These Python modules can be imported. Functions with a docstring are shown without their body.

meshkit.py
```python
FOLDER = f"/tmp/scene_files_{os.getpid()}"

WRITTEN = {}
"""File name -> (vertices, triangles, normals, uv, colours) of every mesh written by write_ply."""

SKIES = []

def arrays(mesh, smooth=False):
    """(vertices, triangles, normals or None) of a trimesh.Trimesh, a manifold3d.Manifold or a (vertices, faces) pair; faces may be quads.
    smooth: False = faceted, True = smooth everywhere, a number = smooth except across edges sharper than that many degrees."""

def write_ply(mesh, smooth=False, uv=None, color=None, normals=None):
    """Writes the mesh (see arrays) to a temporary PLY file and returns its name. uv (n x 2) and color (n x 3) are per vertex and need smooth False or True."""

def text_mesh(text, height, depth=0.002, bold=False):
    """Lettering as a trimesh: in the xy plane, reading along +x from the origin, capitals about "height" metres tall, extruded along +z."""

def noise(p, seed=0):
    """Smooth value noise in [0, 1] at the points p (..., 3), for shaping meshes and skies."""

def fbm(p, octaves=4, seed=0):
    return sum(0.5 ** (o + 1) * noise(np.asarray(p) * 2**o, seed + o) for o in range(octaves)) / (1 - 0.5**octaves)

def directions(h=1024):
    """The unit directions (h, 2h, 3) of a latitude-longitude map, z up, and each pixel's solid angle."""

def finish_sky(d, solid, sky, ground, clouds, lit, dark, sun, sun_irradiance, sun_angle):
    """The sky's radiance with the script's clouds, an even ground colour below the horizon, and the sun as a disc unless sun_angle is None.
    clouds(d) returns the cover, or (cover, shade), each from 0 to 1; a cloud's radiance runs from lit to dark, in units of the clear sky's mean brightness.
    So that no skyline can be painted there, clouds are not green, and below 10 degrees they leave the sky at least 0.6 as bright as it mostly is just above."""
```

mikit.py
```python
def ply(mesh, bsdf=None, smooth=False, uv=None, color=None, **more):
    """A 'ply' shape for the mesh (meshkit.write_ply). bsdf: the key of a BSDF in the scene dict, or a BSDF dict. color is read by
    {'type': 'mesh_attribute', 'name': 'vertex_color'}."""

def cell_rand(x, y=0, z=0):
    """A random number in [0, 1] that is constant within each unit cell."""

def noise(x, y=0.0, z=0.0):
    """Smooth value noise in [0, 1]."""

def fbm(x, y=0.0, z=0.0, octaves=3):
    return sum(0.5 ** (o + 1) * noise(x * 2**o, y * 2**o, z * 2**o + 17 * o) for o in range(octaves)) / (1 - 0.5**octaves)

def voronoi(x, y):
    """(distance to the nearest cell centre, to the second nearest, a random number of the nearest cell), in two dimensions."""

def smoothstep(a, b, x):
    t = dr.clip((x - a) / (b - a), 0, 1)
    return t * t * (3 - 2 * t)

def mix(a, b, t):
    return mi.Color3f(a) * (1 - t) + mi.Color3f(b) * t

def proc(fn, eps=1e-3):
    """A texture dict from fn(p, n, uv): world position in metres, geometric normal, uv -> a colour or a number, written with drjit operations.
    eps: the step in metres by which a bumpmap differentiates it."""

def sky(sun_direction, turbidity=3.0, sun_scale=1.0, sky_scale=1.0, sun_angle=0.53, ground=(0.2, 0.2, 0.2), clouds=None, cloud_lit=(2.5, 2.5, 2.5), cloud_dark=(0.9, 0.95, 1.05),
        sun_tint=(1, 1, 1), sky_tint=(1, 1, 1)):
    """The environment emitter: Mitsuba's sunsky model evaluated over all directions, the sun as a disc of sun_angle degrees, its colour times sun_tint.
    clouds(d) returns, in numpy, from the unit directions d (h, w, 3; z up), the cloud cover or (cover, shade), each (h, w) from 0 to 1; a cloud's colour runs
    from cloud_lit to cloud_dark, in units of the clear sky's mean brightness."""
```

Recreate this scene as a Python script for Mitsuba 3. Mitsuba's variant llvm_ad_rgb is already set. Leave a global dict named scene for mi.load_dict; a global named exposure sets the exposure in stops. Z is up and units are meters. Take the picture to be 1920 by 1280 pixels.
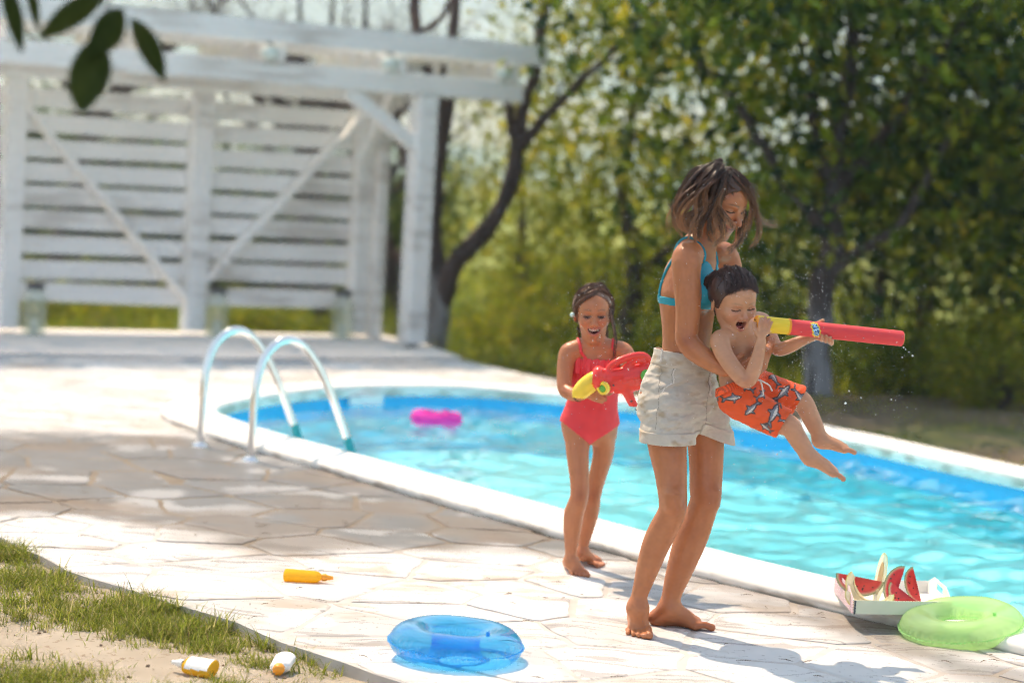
"""A summer garden pool: a mother lifting a boy with a foam water tube, a girl with a water blaster, a white pergola and walnut trees behind."""
import math
import numpy as np
import trimesh
import shapely
from shapely.geometry import Polygon, Point, LineString
import scipy.sparse as sps
from scipy.spatial import Voronoi
import drjit as dr
import mitsuba as mi
import mikit
import meshkit
from mikit import proc, noise, fbm, voronoi, smoothstep, mix

T = mi.ScalarTransform4f
scene, labels = {}, {}

# ------------------------------------------------------------------ camera, sky, exposure
PITCH, ROLL = 0.0685, 0.056
_fw = np.array([0, math.cos(PITCH), -math.sin(PITCH)])
_u0 = np.array([0, math.sin(PITCH), math.cos(PITCH)])
_up = math.cos(ROLL) * _u0 - math.sin(ROLL) * np.array([1.0, 0, 0])
EYE = np.array([0, 0, 1.45])
scene['camera'] = {'type': 'thinlens', 'fov': 25.17, 'fov_axis': 'x', 'aperture_radius': 0.0212, 'focus_distance': 7.45,
                   'near_clip': 0.1, 'far_clip': 20000.0,
                   'to_world': T().look_at(origin=EYE.tolist(), target=(EYE + _fw).tolist(), up=_up.tolist())}


def wisps(d):
    n = meshkit.fbm(d * [3.0, 3.0, 7.0], 4, seed=4)
    return np.clip((n - 0.42) * 3.0, 0, 1) * 0.55


scene['sky'] = mikit.sky([-0.29, 0.41, 0.865], turbidity=3.2, ground=(0.30, 0.29, 0.25), clouds=wisps, sun_angle=0.6, sun_tint=(0.97, 0.98, 1.05))
exposure = 2.5

# ------------------------------------------------------------------ helpers
rng = np.random.default_rng(11)


def nkey(key):
    if key not in scene and key not in labels and key not in _roots:
        return key
    k = 1
    while f'{key}_{k:03d}' in scene or f'{key}_{k:03d}' in labels or f'{key}_{k:03d}' in _roots:
        k += 1
    return f'{key}_{k:03d}'


_roots = set()


def thing(name, label, cat, group=None):
    key = nkey(name)
    _roots.add(key)
    labels[key] = {'label': label, 'category': cat}
    if group:
        labels[key]['group'] = group
    return key


def part(parent, name, mesh, bsdf, smooth=False, label=None, kind=None, color=None, **more):
    key = nkey(parent + '__' + name)
    scene[key] = mikit.ply(mesh, bsdf, smooth=smooth, color=color, **more)
    if label or kind:
        labels[key] = {}
        if label:
            labels[key]['label'] = label
        if kind:
            labels[key]['kind'] = kind
    return key


def whole(key, mesh, bsdf, smooth=False, color=None, **more):
    """the mesh of a thing that thing() has announced"""
    scene[key] = mikit.ply(mesh, bsdf, smooth=smooth, color=color, **more)
    return key


def struct(name, mesh, bsdf, label, smooth=False, color=None, kind='structure', cat=None):
    key = nkey(name)
    scene[key] = mikit.ply(mesh, bsdf, smooth=smooth, color=color)
    labels[key] = {'label': label, 'kind': kind, 'category': cat or name.replace('_', ' ')}
    return key


def rgb(*c):
    return {'type': 'rgb', 'value': list(c)}


def principled(color, roughness=0.5, **more):
    c = color if isinstance(color, dict) else rgb(*color)
    return {'type': 'twosided', 'bsdf': {'type': 'principled', 'base_color': c, 'roughness': roughness, **more}}


VCOL = {'type': 'mesh_attribute', 'name': 'vertex_color'}


def unit(v):
    v = np.asarray(v, float)
    return v / (np.linalg.norm(v, axis=-1, keepdims=True) + 1e-12)


def tube(points, radii, sides=10, cap=True):
    p = np.asarray(points, float)
    r = np.broadcast_to(np.asarray(radii, float), (len(p),))
    t = unit(np.gradient(p, axis=0))
    a = np.zeros_like(p)
    ref = np.array([0.31, 0.2, 0.93]) if abs(unit(p[-1] - p[0])[2]) < 0.8 else np.array([0.93, 0.3, 0.2])
    for i in range(len(p)):
        ref = ref - t[i] * (ref @ t[i])
        ref = ref / (np.linalg.norm(ref) + 1e-12)
        a[i] = ref
    b = np.cross(t, a)
    ang = np.arange(sides) * 2 * np.pi / sides
    v = p[:, None] + r[:, None, None] * (np.cos(ang)[None, :, None] * a[:, None] + np.sin(ang)[None, :, None] * b[:, None])
    n = len(p)
    i, j = np.meshgrid(np.arange(n - 1), np.arange(sides), indexing='ij')
    i, j = i.ravel(), j.ravel()
    q = np.stack([i * sides + j, i * sides + (j + 1) % sides, (i + 1) * sides + (j + 1) % sides, (i + 1) * sides + j], -1)
    f = np.vstack([q[:, [0, 1, 2]], q[:, [0, 2, 3]]])
    v = v.reshape(-1, 3)
    if cap:
        k = len(v)
        v = np.vstack([v, p[0], p[-1]])
        s = np.arange(sides)
        f = np.vstack([f, np.stack([np.full(sides, k), (s + 1) % sides, s], 1),
                       np.stack([np.full(sides, k + 1), (n - 1) * sides + s, (n - 1) * sides + (s + 1) % sides], 1)])
    return trimesh.Trimesh(v, f, process=False)


def spline(points, n=40, closed=False):
    """Catmull-Rom through points of any dimension"""
    p = np.asarray(points, float)
    m = len(p)
    if closed:
        q = np.vstack([p[-1], p, p[0], p[1]])
        segs = m
    else:
        q = np.vstack([2 * p[0] - p[1], p, 2 * p[-1] - p[-2]])
        segs = m - 1
    u = np.linspace(0, segs, n, endpoint=not closed)
    i = np.minimum(u.astype(int), segs - 1)
    t = (u - i)[:, None]
    a, b, c, d = q[i], q[i + 1], q[i + 2], q[i + 3]
    return 0.5 * (2 * b + (c - a) * t + (2 * a - 5 * b + 4 * c - d) * t * t + (3 * b - a - 3 * c + d) * t ** 3)


def beam(a, b, w, h, up=(0, 0, 1), chamfer=0.0):
    """a square timber from a to b: w across, h along up"""
    a, b = np.asarray(a, float), np.asarray(b, float)
    z = unit(b - a)
    y = unit(np.asarray(up, float) - z * (np.asarray(up, float) @ z))
    x = np.cross(y, z)
    L = np.linalg.norm(b - a)
    c = min(chamfer, w / 3, h / 3)
    if c > 0:
        pr = np.array([[-w / 2 + c, -h / 2], [w / 2 - c, -h / 2], [w / 2, -h / 2 + c], [w / 2, h / 2 - c], [w / 2 - c, h / 2], [-w / 2 + c, h / 2], [-w / 2, h / 2 - c], [-w / 2, -h / 2 + c]])
        m = trimesh.creation.extrude_polygon(Polygon(pr), L, engine='earcut')
        v = m.vertices
    else:
        m = trimesh.creation.box([w, h, L])
        v = m.vertices + [0, 0, L / 2]
    return trimesh.Trimesh(a + v[:, :1] * x + v[:, 1:2] * y + v[:, 2:3] * z, m.faces, process=False)


def lathe(profile, n=40):
    """revolve (r, z) about z"""
    p = np.asarray(profile, float)
    ang = np.arange(n) * 2 * np.pi / n
    v = np.stack([p[:, None, 0] * np.cos(ang), p[:, None, 0] * np.sin(ang), np.repeat(p[:, None, 1], n, 1)], -1).reshape(-1, 3)
    i, j = np.meshgrid(np.arange(len(p) - 1), np.arange(n), indexing='ij')
    i, j = i.ravel(), j.ravel()
    q = np.stack([i * n + j, i * n + (j + 1) % n, (i + 1) * n + (j + 1) % n, (i + 1) * n + j], -1)
    return trimesh.Trimesh(v, np.vstack([q[:, [0, 1, 2]], q[:, [0, 2, 3]]]), process=False)


def frame(m, origin, x, z):
    """moves a mesh so that its z axis points along z and its x axis along x"""
    z = unit(z)
    x = unit(np.asarray(x, float) - z * (np.asarray(x, float) @ z))
    y = np.cross(z, x)
    return trimesh.Trimesh(np.asarray(origin) + m.vertices[:, :1] * x + m.vertices[:, 1:2] * y + m.vertices[:, 2:3] * z, m.faces, process=False)


def join(ms):
    return trimesh.util.concatenate(ms)


def quads(rows, cols):
    i, j = np.meshgrid(np.arange(rows - 1), np.arange(cols - 1), indexing='ij')
    i, j = i.ravel(), j.ravel()
    q = np.stack([i * cols + j, i * cols + j + 1, (i + 1) * cols + j + 1, (i + 1) * cols + j], -1)
    return np.vstack([q[:, [0, 1, 2]], q[:, [0, 2, 3]]])

# ------------------------------------------------------------------ materials of the setting
def _ground(p, n, uv):
    a = fbm(p.x * 0.6, p.y * 0.6, 0.0, 4)
    b = fbm(p.x * 3.1 + 7, p.y * 3.1, 0.0, 3)
    far = smoothstep(18.5, 23.0, p.y - 0.25 * dr.maximum(p.x, 0.0))
    soil = mix((0.085, 0.065, 0.045), (0.15, 0.12, 0.08), b)
    dry = mix(soil, (0.10, 0.105, 0.04), smoothstep(0.45, 0.62, a))
    meadow = mix((0.12, 0.17, 0.035), (0.27, 0.27, 0.085), a)
    return mix(dry, meadow, far)


def _dirt(p, n, uv):
    a = fbm(p.x * 5, p.y * 5, 0.0, 4)
    b = fbm(p.x * 60, p.y * 60, p.z * 60, 3)
    c = mix((0.27, 0.222, 0.165), (0.40, 0.345, 0.27), a)
    return mix(c, (0.20, 0.145, 0.095), smoothstep(0.62, 0.8, b) * 0.8)


def _wet(p):
    """wet patch on the paving left by the bathers: 0 dry, 1 wet"""
    n1 = (fbm(p.x * 1.1, p.y * 1.1, 0.0, 4) - 0.5) * 2.6 + (fbm(p.x * 6, p.y * 6, 3.0, 3) - 0.5) * 0.35
    v = p.x * 0.817 + p.y * 0.576
    main = smoothstep(8.7, 9.1, p.y + n1 * 0.45) * (1 - smoothstep(11.7, 12.5, p.y + n1 * 0.7))
    near = smoothstep(5.15, 5.5, v + n1 * 0.45) * (1 - smoothstep(11.0, 12.0, p.y)) * smoothstep(0.40, 0.60, fbm(p.x * 1.9, p.y * 1.5, 5.0, 3)) * 0.7
    return dr.clip(dr.maximum(main, near), 0, 1)


def _stone(p, n, uv):
    t = mikit.cell_rand(dr.floor(uv.x * 97), 3, 1)
    a = fbm(p.x * 2.6 + t * 9, p.y * 2.6, 0.0, 4)
    v = fbm(p.x * 3 + t * 5, p.y * 26 + fbm(p.x * 4, p.y * 4) * 6, 0.0, 4)
    c = mix((0.47, 0.452, 0.425), (0.60, 0.585, 0.56), a)
    st = fbm(p.x * 1.5 + p.y * 0.5, p.y * 2.6, 4.0, 5)
    c = mix(c, (0.40, 0.315, 0.235), 0.7 * smoothstep(0.54, 0.70, st) * smoothstep(0.35, 0.6, fbm(p.x * 7, p.y * 13, 2.0, 3)))
    c = mix(c, (0.27, 0.25, 0.235), 0.65 * smoothstep(0.62, 0.70, v))
    c = mix(c, (0.74, 0.73, 0.71), 0.6 * smoothstep(0.56, 0.70, fbm(p.x * 3.1, p.y * 3.4, 7.0, 4)))
    c = mix(c, (0.12, 0.10, 0.08), 0.35 * smoothstep(0.76, 0.80, fbm(p.x * 55, p.y * 55, 2.0, 2)))
    c = c * (0.90 + 0.16 * t)
    w = _wet(p)
    wetc = mix((0.085, 0.078, 0.072), (0.165, 0.158, 0.152), a)
    wetc = mix(wetc, (0.34, 0.33, 0.32), 0.8 * smoothstep(0.55, 0.68, fbm(p.x * 2.6, p.y * 2.9, 6.0, 4)))
    wetc = mix(wetc, (0.15, 0.105, 0.068), 0.7 * smoothstep(0.5, 0.68, fbm(p.x * 2.2 + 3, p.y * 2.0, 1.0, 3)))
    return mix(c, wetc, w * 0.92)


def _stone_rough(p, n, uv):
    return 0.85 - 0.50 * _wet(p) * smoothstep(0.25, 0.6, fbm(p.x * 3, p.y * 3, 8.0, 3) + 0.15)


def _stone_bump(p, n, uv):
    return (fbm(p.x * 9, p.y * 9, 0.0, 4) + 0.35 * fbm(p.x * 40, p.y * 40, 0.0, 2)) * (1 - 0.6 * _wet(p))


def _mortar(p, n, uv):
    w = _wet(p)
    a = fbm(p.x * 8, p.y * 8, 0.0, 3)
    return mix(mix((0.38, 0.34, 0.295), (0.56, 0.53, 0.49), a), mix((0.12, 0.09, 0.062), (0.20, 0.16, 0.115), a), w)


scene['m_ground'] = principled(proc(_ground), 0.95, specular=0.15)
scene['m_dirt'] = principled(proc(_dirt), 0.95, specular=0.15)
scene['m_stone'] = {'type': 'bumpmap', 'bump': proc(_stone_bump, 2e-3), 'scale': 0.006,
                    'bsdf': principled(proc(_stone), proc(_stone_rough), specular=0.35)}
scene['m_mortar'] = principled(proc(_mortar), 0.8)


def _coping(p, n, uv):
    a = fbm(p.x * 4, p.y * 4, p.z * 9, 4)
    side = smoothstep(0.046, 0.018, p.z)
    c = mix((0.70, 0.68, 0.63), (0.80, 0.79, 0.75), a)
    return mix(c, (0.36, 0.31, 0.25), side * smoothstep(0.35, 0.7, fbm(p.x * 9, p.y * 9, p.z * 20, 3)) * 0.8)


def _concrete(p, n, uv):
    a = fbm(p.x * 1.2, p.y * 1.2, 0.0, 4)
    b = fbm(p.x * 25, p.y * 25, p.z * 25, 2)
    return mix((0.47, 0.44, 0.41), (0.60, 0.575, 0.54), 0.7 * a + 0.3 * b)


scene['m_coping'] = principled(proc(_coping), 0.55)
scene['m_concrete'] = principled(proc(_concrete), 0.85)


def _liner(p, n, uv):
    a = fbm(p.x * 1.5, p.y * 1.5, p.z * 1.5, 3)
    return mix((0.15, 0.70, 0.81), (0.20, 0.76, 0.84), a)


scene['m_liner'] = principled(proc(_liner), 0.5)
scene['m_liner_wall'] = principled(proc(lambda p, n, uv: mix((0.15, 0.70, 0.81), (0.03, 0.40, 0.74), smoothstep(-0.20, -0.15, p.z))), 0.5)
scene['m_water'] = {'type': 'thindielectric', 'int_ior': 1.333}

# ------------------------------------------------------------------ the pool
POOL = spline([(-1.73, 13.55), (-1.43, 12.56), (-0.68, 11.36), (0.18, 10.03), (0.92, 8.91), (1.81, 7.80), (2.75, 6.85), (3.8, 6.35), (4.8, 6.65), (5.25, 7.6), (4.95, 8.9),
               (3.95, 10.6), (2.80, 12.24), (1.96, 13.90), (1.15, 15.05), (0.30, 15.60), (-0.40, 15.72), (-1.22, 15.05)], 220, closed=True)
POOL_POLY = Polygon(POOL)


def ring_offset(pts, o):
    t = unit(np.roll(pts, -1, 0) - np.roll(pts, 1, 0))
    nrm = np.stack([t[:, 1], -t[:, 0]], 1)
    if POOL_POLY.contains(Point(*(pts[0] + nrm[0] * 0.05))):
        nrm = -nrm
    return pts + nrm * o


def loop_sweep(profile):
    """profile rows (outward offset, z) swept round the pool's edge, as a closed skin"""
    rows = [np.column_stack([ring_offset(POOL, o), np.full(len(POOL), z)]) for o, z in profile]
    n = len(POOL)
    v = np.vstack(rows)
    f = []
    for k in range(len(rows) - 1):
        j = np.arange(n)
        a, b = k * n + j, k * n + (j + 1) % n
        c, d = (k + 1) * n + (j + 1) % n, (k + 1) * n + j
        f += [np.stack([a, b, c], 1), np.stack([a, c, d], 1)]
    return trimesh.Trimesh(v, np.vstack(f), process=False)


cop = [(-0.02, -0.03), (-0.03, -0.005), (-0.03, 0.03), (-0.022, 0.046), (-0.005, 0.053), (0.05, 0.055), (0.24, 0.052), (0.275, 0.047), (0.292, 0.032), (0.296, 0.015), (0.285, -0.002), (0.27, -0.02)]
struct('pool_coping', loop_sweep(cop), 'm_coping', 'white rounded stone coping all round the pool edge', smooth=50, cat='pool coping')
struct('pool_basin', loop_sweep([(0.0, 0.0), (0.0, -0.2), (0.0, -0.30), (-0.03, -0.36), (-0.07, -0.38)]), 'm_liner_wall', 'blue lined side wall of the swimming pool', smooth=30, cat='swimming pool')
_fv, _ff = trimesh.creation.triangulate_polygon(Polygon(ring_offset(POOL, -0.055)), engine='earcut')
struct('pool_floor', (np.column_stack([_fv, np.full(len(_fv), -0.379)]), _ff), 'm_liner', 'pale turquoise floor of the swimming pool', cat='swimming pool')

WATER_Z = -0.085
gx, gy = np.meshgrid(np.arange(-1.9, 5.5, 0.028), np.arange(6.2, 15.9, 0.034))


def wave_height(x, y):
    w = np.random.default_rng(5)
    h = np.zeros_like(x)
    for k in range(26):
        lam = 0.10 * 1.13 ** (k * 0.62) * 1.0
        th = w.normal(-0.5, 0.9)
        am = 0.0027 * (lam / 0.3) ** 0.85
        q = 2 * np.pi / lam
        wx = x + 0.10 * np.sin(1.9 * y + k) + 0.06 * np.sin(4.1 * x + 2 * k)
        ph = q * (wx * np.cos(th) + y * np.sin(th)) + w.uniform(0, 6.28)
        h += am * (np.sin(ph) + 0.25 * np.sin(2 * ph + 1.0))
    mod = 0.35 + 1.5 * meshkit.fbm(np.stack([x * 0.9, y * 0.9, x * 0], -1), 3, seed=8) ** 1.5
    return h * mod


hh = wave_height(gx, gy)
inside = shapely.contains_xy(POOL_POLY.buffer(0.04), gx.ravel(), gy.ravel())
fq = quads(*gx.shape)
fq = fq[inside[fq].all(1)]
used, inv = np.unique(fq, return_inverse=True)
wv = np.stack([gx, gy, WATER_Z + hh], -1).reshape(-1, 3)[used]
struct('water', trimesh.Trimesh(wv, inv.reshape(-1, 3), process=False), 'm_water', 'rippled clear turquoise water of the swimming pool', smooth=True, cat='water')

# skimmer opening in the far pool wall
sk = thing('pool_skimmer', 'pale rectangular skimmer opening low in the far pool wall behind the ladder', 'skimmer')
scene['m_white_plastic'] = principled((0.72, 0.75, 0.76), 0.35)
scene['m_dark_plastic'] = principled((0.04, 0.06, 0.08), 0.4)
SKA, SKB = np.array([-1.05, 15.215]), np.array([-0.86, 15.36])
sd = unit(np.append(SKB - SKA, 0))
sn = np.array([sd[1], -sd[0], 0])
mid = np.append((SKA + SKB) / 2, -0.052)
part(sk, 'frame', join([beam(mid - sd * 0.12 + [0, 0, z], mid + sd * 0.12 + [0, 0, z], 0.03, 0.010) for z in (-0.024, 0.024)] +
                       [beam(mid + sd * q - [0, 0, 0.029], mid + sd * q + [0, 0, 0.029], 0.03, 0.012, up=sd) for q in (-0.125, 0.125)]), 'm_white_plastic')
part(sk, 'flap', beam(mid - sd * 0.118 + sn * 0.002, mid + sd * 0.118 + sn * 0.002, 0.008, 0.036), 'm_white_plastic')

# ------------------------------------------------------------------ ground, hills, paving, deck
outer = Polygon([(-6000, -300), (6000, -300), (6000, 5500), (-6000, 5500)])
mid_box = Polygon([(-40, -8), (40, -8), (40, 18.2), (-40, 18.2)])
far_box = Polygon([(-40, -8), (40, -8), (40, 70), (-40, 70)])
hole = Polygon(ring_offset(POOL, 0.12))


def land_z(x, y):
    """the garden dips a little behind the deck and then rolls away level"""
    s = np.clip((np.asarray(y, float) - 18.2) / 1.6, 0, 1)
    e = np.clip((70 - np.asarray(y, float)) / 20, 0, 1) * np.clip((40 - np.abs(x)) / 8, 0, 1)
    return -0.07 - 0.20 * s * s * (3 - 2 * s) * e


gv, gf = [], []
for poly in (outer.difference(far_box), mid_box.difference(hole)):
    t = trimesh.creation.triangulate_polygon(poly, engine='earcut')
    gf.append(t[1] + sum(len(v) for v in gv))
    gv.append(np.column_stack([t[0], np.full(len(t[0]), -0.07)]))
lx, ly = np.meshgrid(np.linspace(-40, 40, 81), np.concatenate([np.linspace(18.2, 20, 12), np.linspace(20.5, 70, 60)]))
gf.append(quads(*lx.shape) + sum(len(v) for v in gv))
gv.append(np.stack([lx, ly, land_z(lx, ly)], -1).reshape(-1, 3))
struct('ground', (np.vstack(gv), np.vstack(gf)), 'm_ground', 'dry garden soil and meadow reaching away behind the pool', smooth=20, cat='ground')


def hill_height(x, y):
    r = meshkit.fbm(np.stack([x / 900, y / 900, x * 0], -1), 5, seed=3)
    ridge = np.clip((y - 1200) / 2600, 0, 1)
    return ridge * (110 + 480 * r * np.clip(1.05 - x / 7000 * 0.8, 0.4, 1.5)) - 0.5


hx, hy = np.meshgrid(np.linspace(-3600, 3600, 180), np.linspace(1100, 5200, 90))
scene['m_hill'] = principled(proc(lambda p, n, uv: mix(mix((0.045, 0.075, 0.035), (0.11, 0.13, 0.06), fbm(p.x / 60, p.y / 60, 0.0, 4)), (0.24, 0.22, 0.14), smoothstep(0.55, 0.66, fbm(p.x / 230, p.y / 230, 3.0, 3)))), 0.95, specular=0.1)
struct('hills', (np.stack([hx, hy, hill_height(hx, hy)], -1).reshape(-1, 3), quads(*hx.shape)), 'm_hill', 'pale blue wooded hills on the horizon behind the pergola', smooth=True, cat='hills')

# bare earth at the lower left, a bumpy sheet
dx, dy = np.meshgrid(np.arange(-5.0, 1.2, 0.03), np.arange(3.2, 13.0, 0.035))


def edge_side(x, y):
    """metres across the paving's edge, positive on the earth side"""
    wob = 0.03 * np.sin(2.1 * y + 0.5) + 0.022 * np.sin(5.3 * y) + 0.01 * np.sin(13.0 * y + 1)
    return -((x + 0.27) * 0.790 + (y - 6.52) * 0.613) + wob


dz = -0.055 + 0.030 * meshkit.fbm(np.stack([dx * 2.2, dy * 2.2, dx * 0], -1), 4, seed=2) + 0.010 * meshkit.fbm(np.stack([dx * 13, dy * 13, dx * 0], -1), 3, seed=6)
keep = edge_side(dx, dy).ravel() > -0.12
fq = quads(*dx.shape)
fq = fq[keep[fq].all(1)]
used, inv = np.unique(fq, return_inverse=True)
struct('earth', trimesh.Trimesh(np.stack([dx, dy, dz], -1).reshape(-1, 3)[used], inv.reshape(-1, 3), process=False), 'm_dirt', 'bare dusty earth beside the paving', smooth=True, cat='earth')


def earth_z(x, y):
    q = np.stack([np.asarray(x) * 2.2, np.asarray(y) * 2.2, np.asarray(x) * 0], -1)
    return -0.055 + 0.030 * meshkit.fbm(q, 4, seed=2) + 0.010 * meshkit.fbm(q / 2.2 * 13, 3, seed=6)


# crazy paving: one stone, one mesh
ey = np.linspace(2.5, 14.0, 90)
wobx = 0.03 * np.sin(2.1 * ey + 0.5) + 0.022 * np.sin(5.3 * ey) + 0.01 * np.sin(13.0 * ey + 1)
ex = -0.27 + (wobx - (ey - 6.52) * 0.613) / 0.790
PAVE = Polygon(np.vstack([np.column_stack([ex, ey]), [(-6.4, 14.3), (-6.4, 16.6), (-3.3, 17.2), (-1.9, 17.7), (-0.38, 18.62), (0.1, 17.6), (0.75, 16.5), (4.0, 6.4), (2.6, 2.6)]])).buffer(0)
PAVE = PAVE.difference(Polygon(ring_offset(POOL, 0.275))).buffer(0)
PAVE = max(getattr(PAVE, 'geoms', [PAVE]), key=lambda g: g.area)
r2 = np.random.default_rng(21)
pts = []
tries = 0
while tries < 12000:
    tries += 1
    c = np.array([r2.uniform(-6.5, 4.2), r2.uniform(2.5, 18.7)])
    if PAVE.buffer(0.3).contains(Point(*c)):
        m = 0.25 + 0.20 * r2.random()
        if all((abs(c - q[:2]) ** 2).sum() > m * m for q in pts):
            pts.append(c)
pts = np.array(pts)
vor = Voronoi(np.vstack([pts, [(-90, -90), (90, -90), (-90, 90), (90, 90)]]))
pave = 'paving'
_roots.add(pave)
mv, mf = trimesh.creation.triangulate_polygon(PAVE.buffer(-0.012), engine='earcut')
scene[pave] = mikit.ply(join([trimesh.creation.extrude_polygon(PAVE.buffer(-0.004), 0.055, engine='earcut').apply_translation([0, 0, -0.0585])]), 'm_mortar')
labels[pave] = {'label': 'irregular flagstone paving, partly wet, round the pool', 'kind': 'structure', 'category': 'paving'}
stones = []
for i in range(len(pts)):
    reg = vor.regions[vor.point_region[i]]
    if -1 in reg or len(reg) < 3:
        continue
    g = Polygon(vor.vertices[reg]).intersection(PAVE)
    if g.is_empty:
        continue
    g = max(getattr(g, 'geoms', [g]), key=lambda q: q.area).buffer(-0.030).buffer(0.020, quad_segs=2).simplify(0.006)
    if g.is_empty or g.geom_type != 'Polygon' or g.area < 0.006:
        continue
    stones.append((np.hypot(*pts[i]), g))
stones.sort(key=lambda s: s[0])


def stone_mesh(g, k):
    """a slab with a worn, softly rounded and slightly wavy top edge"""
    rs = np.random.default_rng(500 + k)
    ring = np.array(shapely.segmentize(g, 0.07).exterior.coords)[:-1]
    c = ring.mean(0)
    ring = ring + 0.022 * (np.stack([meshkit.fbm(np.column_stack([ring * 7, ring[:, :1] * 0]), 2, seed=q) for q in (1, 2)], -1) - 0.5) + rs.normal(0, 0.0025, ring.shape)
    n = len(ring)
    inn = c + (ring - c) * (1 - 0.012 / np.maximum(np.linalg.norm(ring - c, axis=1, keepdims=True), 0.03))
    tilt, top = rs.normal(0, 0.004, 2), 0.001 + rs.normal(0, 0.0016)
    zt = lambda q: top + (q - c) @ tilt  # noqa: E731
    v = np.vstack([np.column_stack([ring, np.full(n, -0.03)]), np.column_stack([ring, zt(ring) - 0.0028]), np.column_stack([inn, zt(inn)]), [[c[0], c[1], zt(c[None])[0]]]])
    j = np.arange(n)
    k2 = (j + 1) % n
    f = [np.stack([a + j, a + k2, b + k2], 1) for a, b in ((0, n), (n, 2 * n))] + [np.stack([a + j, b + k2, b + j], 1) for a, b in ((0, n), (n, 2 * n))] + [np.stack([2 * n + j, 2 * n + k2, np.full(n, 3 * n)], 1)]
    m = trimesh.Trimesh(v, np.vstack(f), process=False)
    if ((np.roll(ring[:, 0], -1) - ring[:, 0]) * (np.roll(ring[:, 1], -1) + ring[:, 1])).sum() > 0:
        m.invert()
    return m


rest = []
for k, (d, g) in enumerate(stones):
    m = stone_mesh(g, k)
    uvv = np.tile([rng.random(), 0.5], (len(m.vertices), 1))
    if k < 280:
        part(pave, 'stone', m, 'm_stone', uv=uvv)
    else:
        rest.append((m, uvv))
if rest:
    part(pave, 'distant_stones', join([m for m, _ in rest]), 'm_stone', uv=np.vstack([u for _, u in rest]), kind='stuff')

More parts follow.
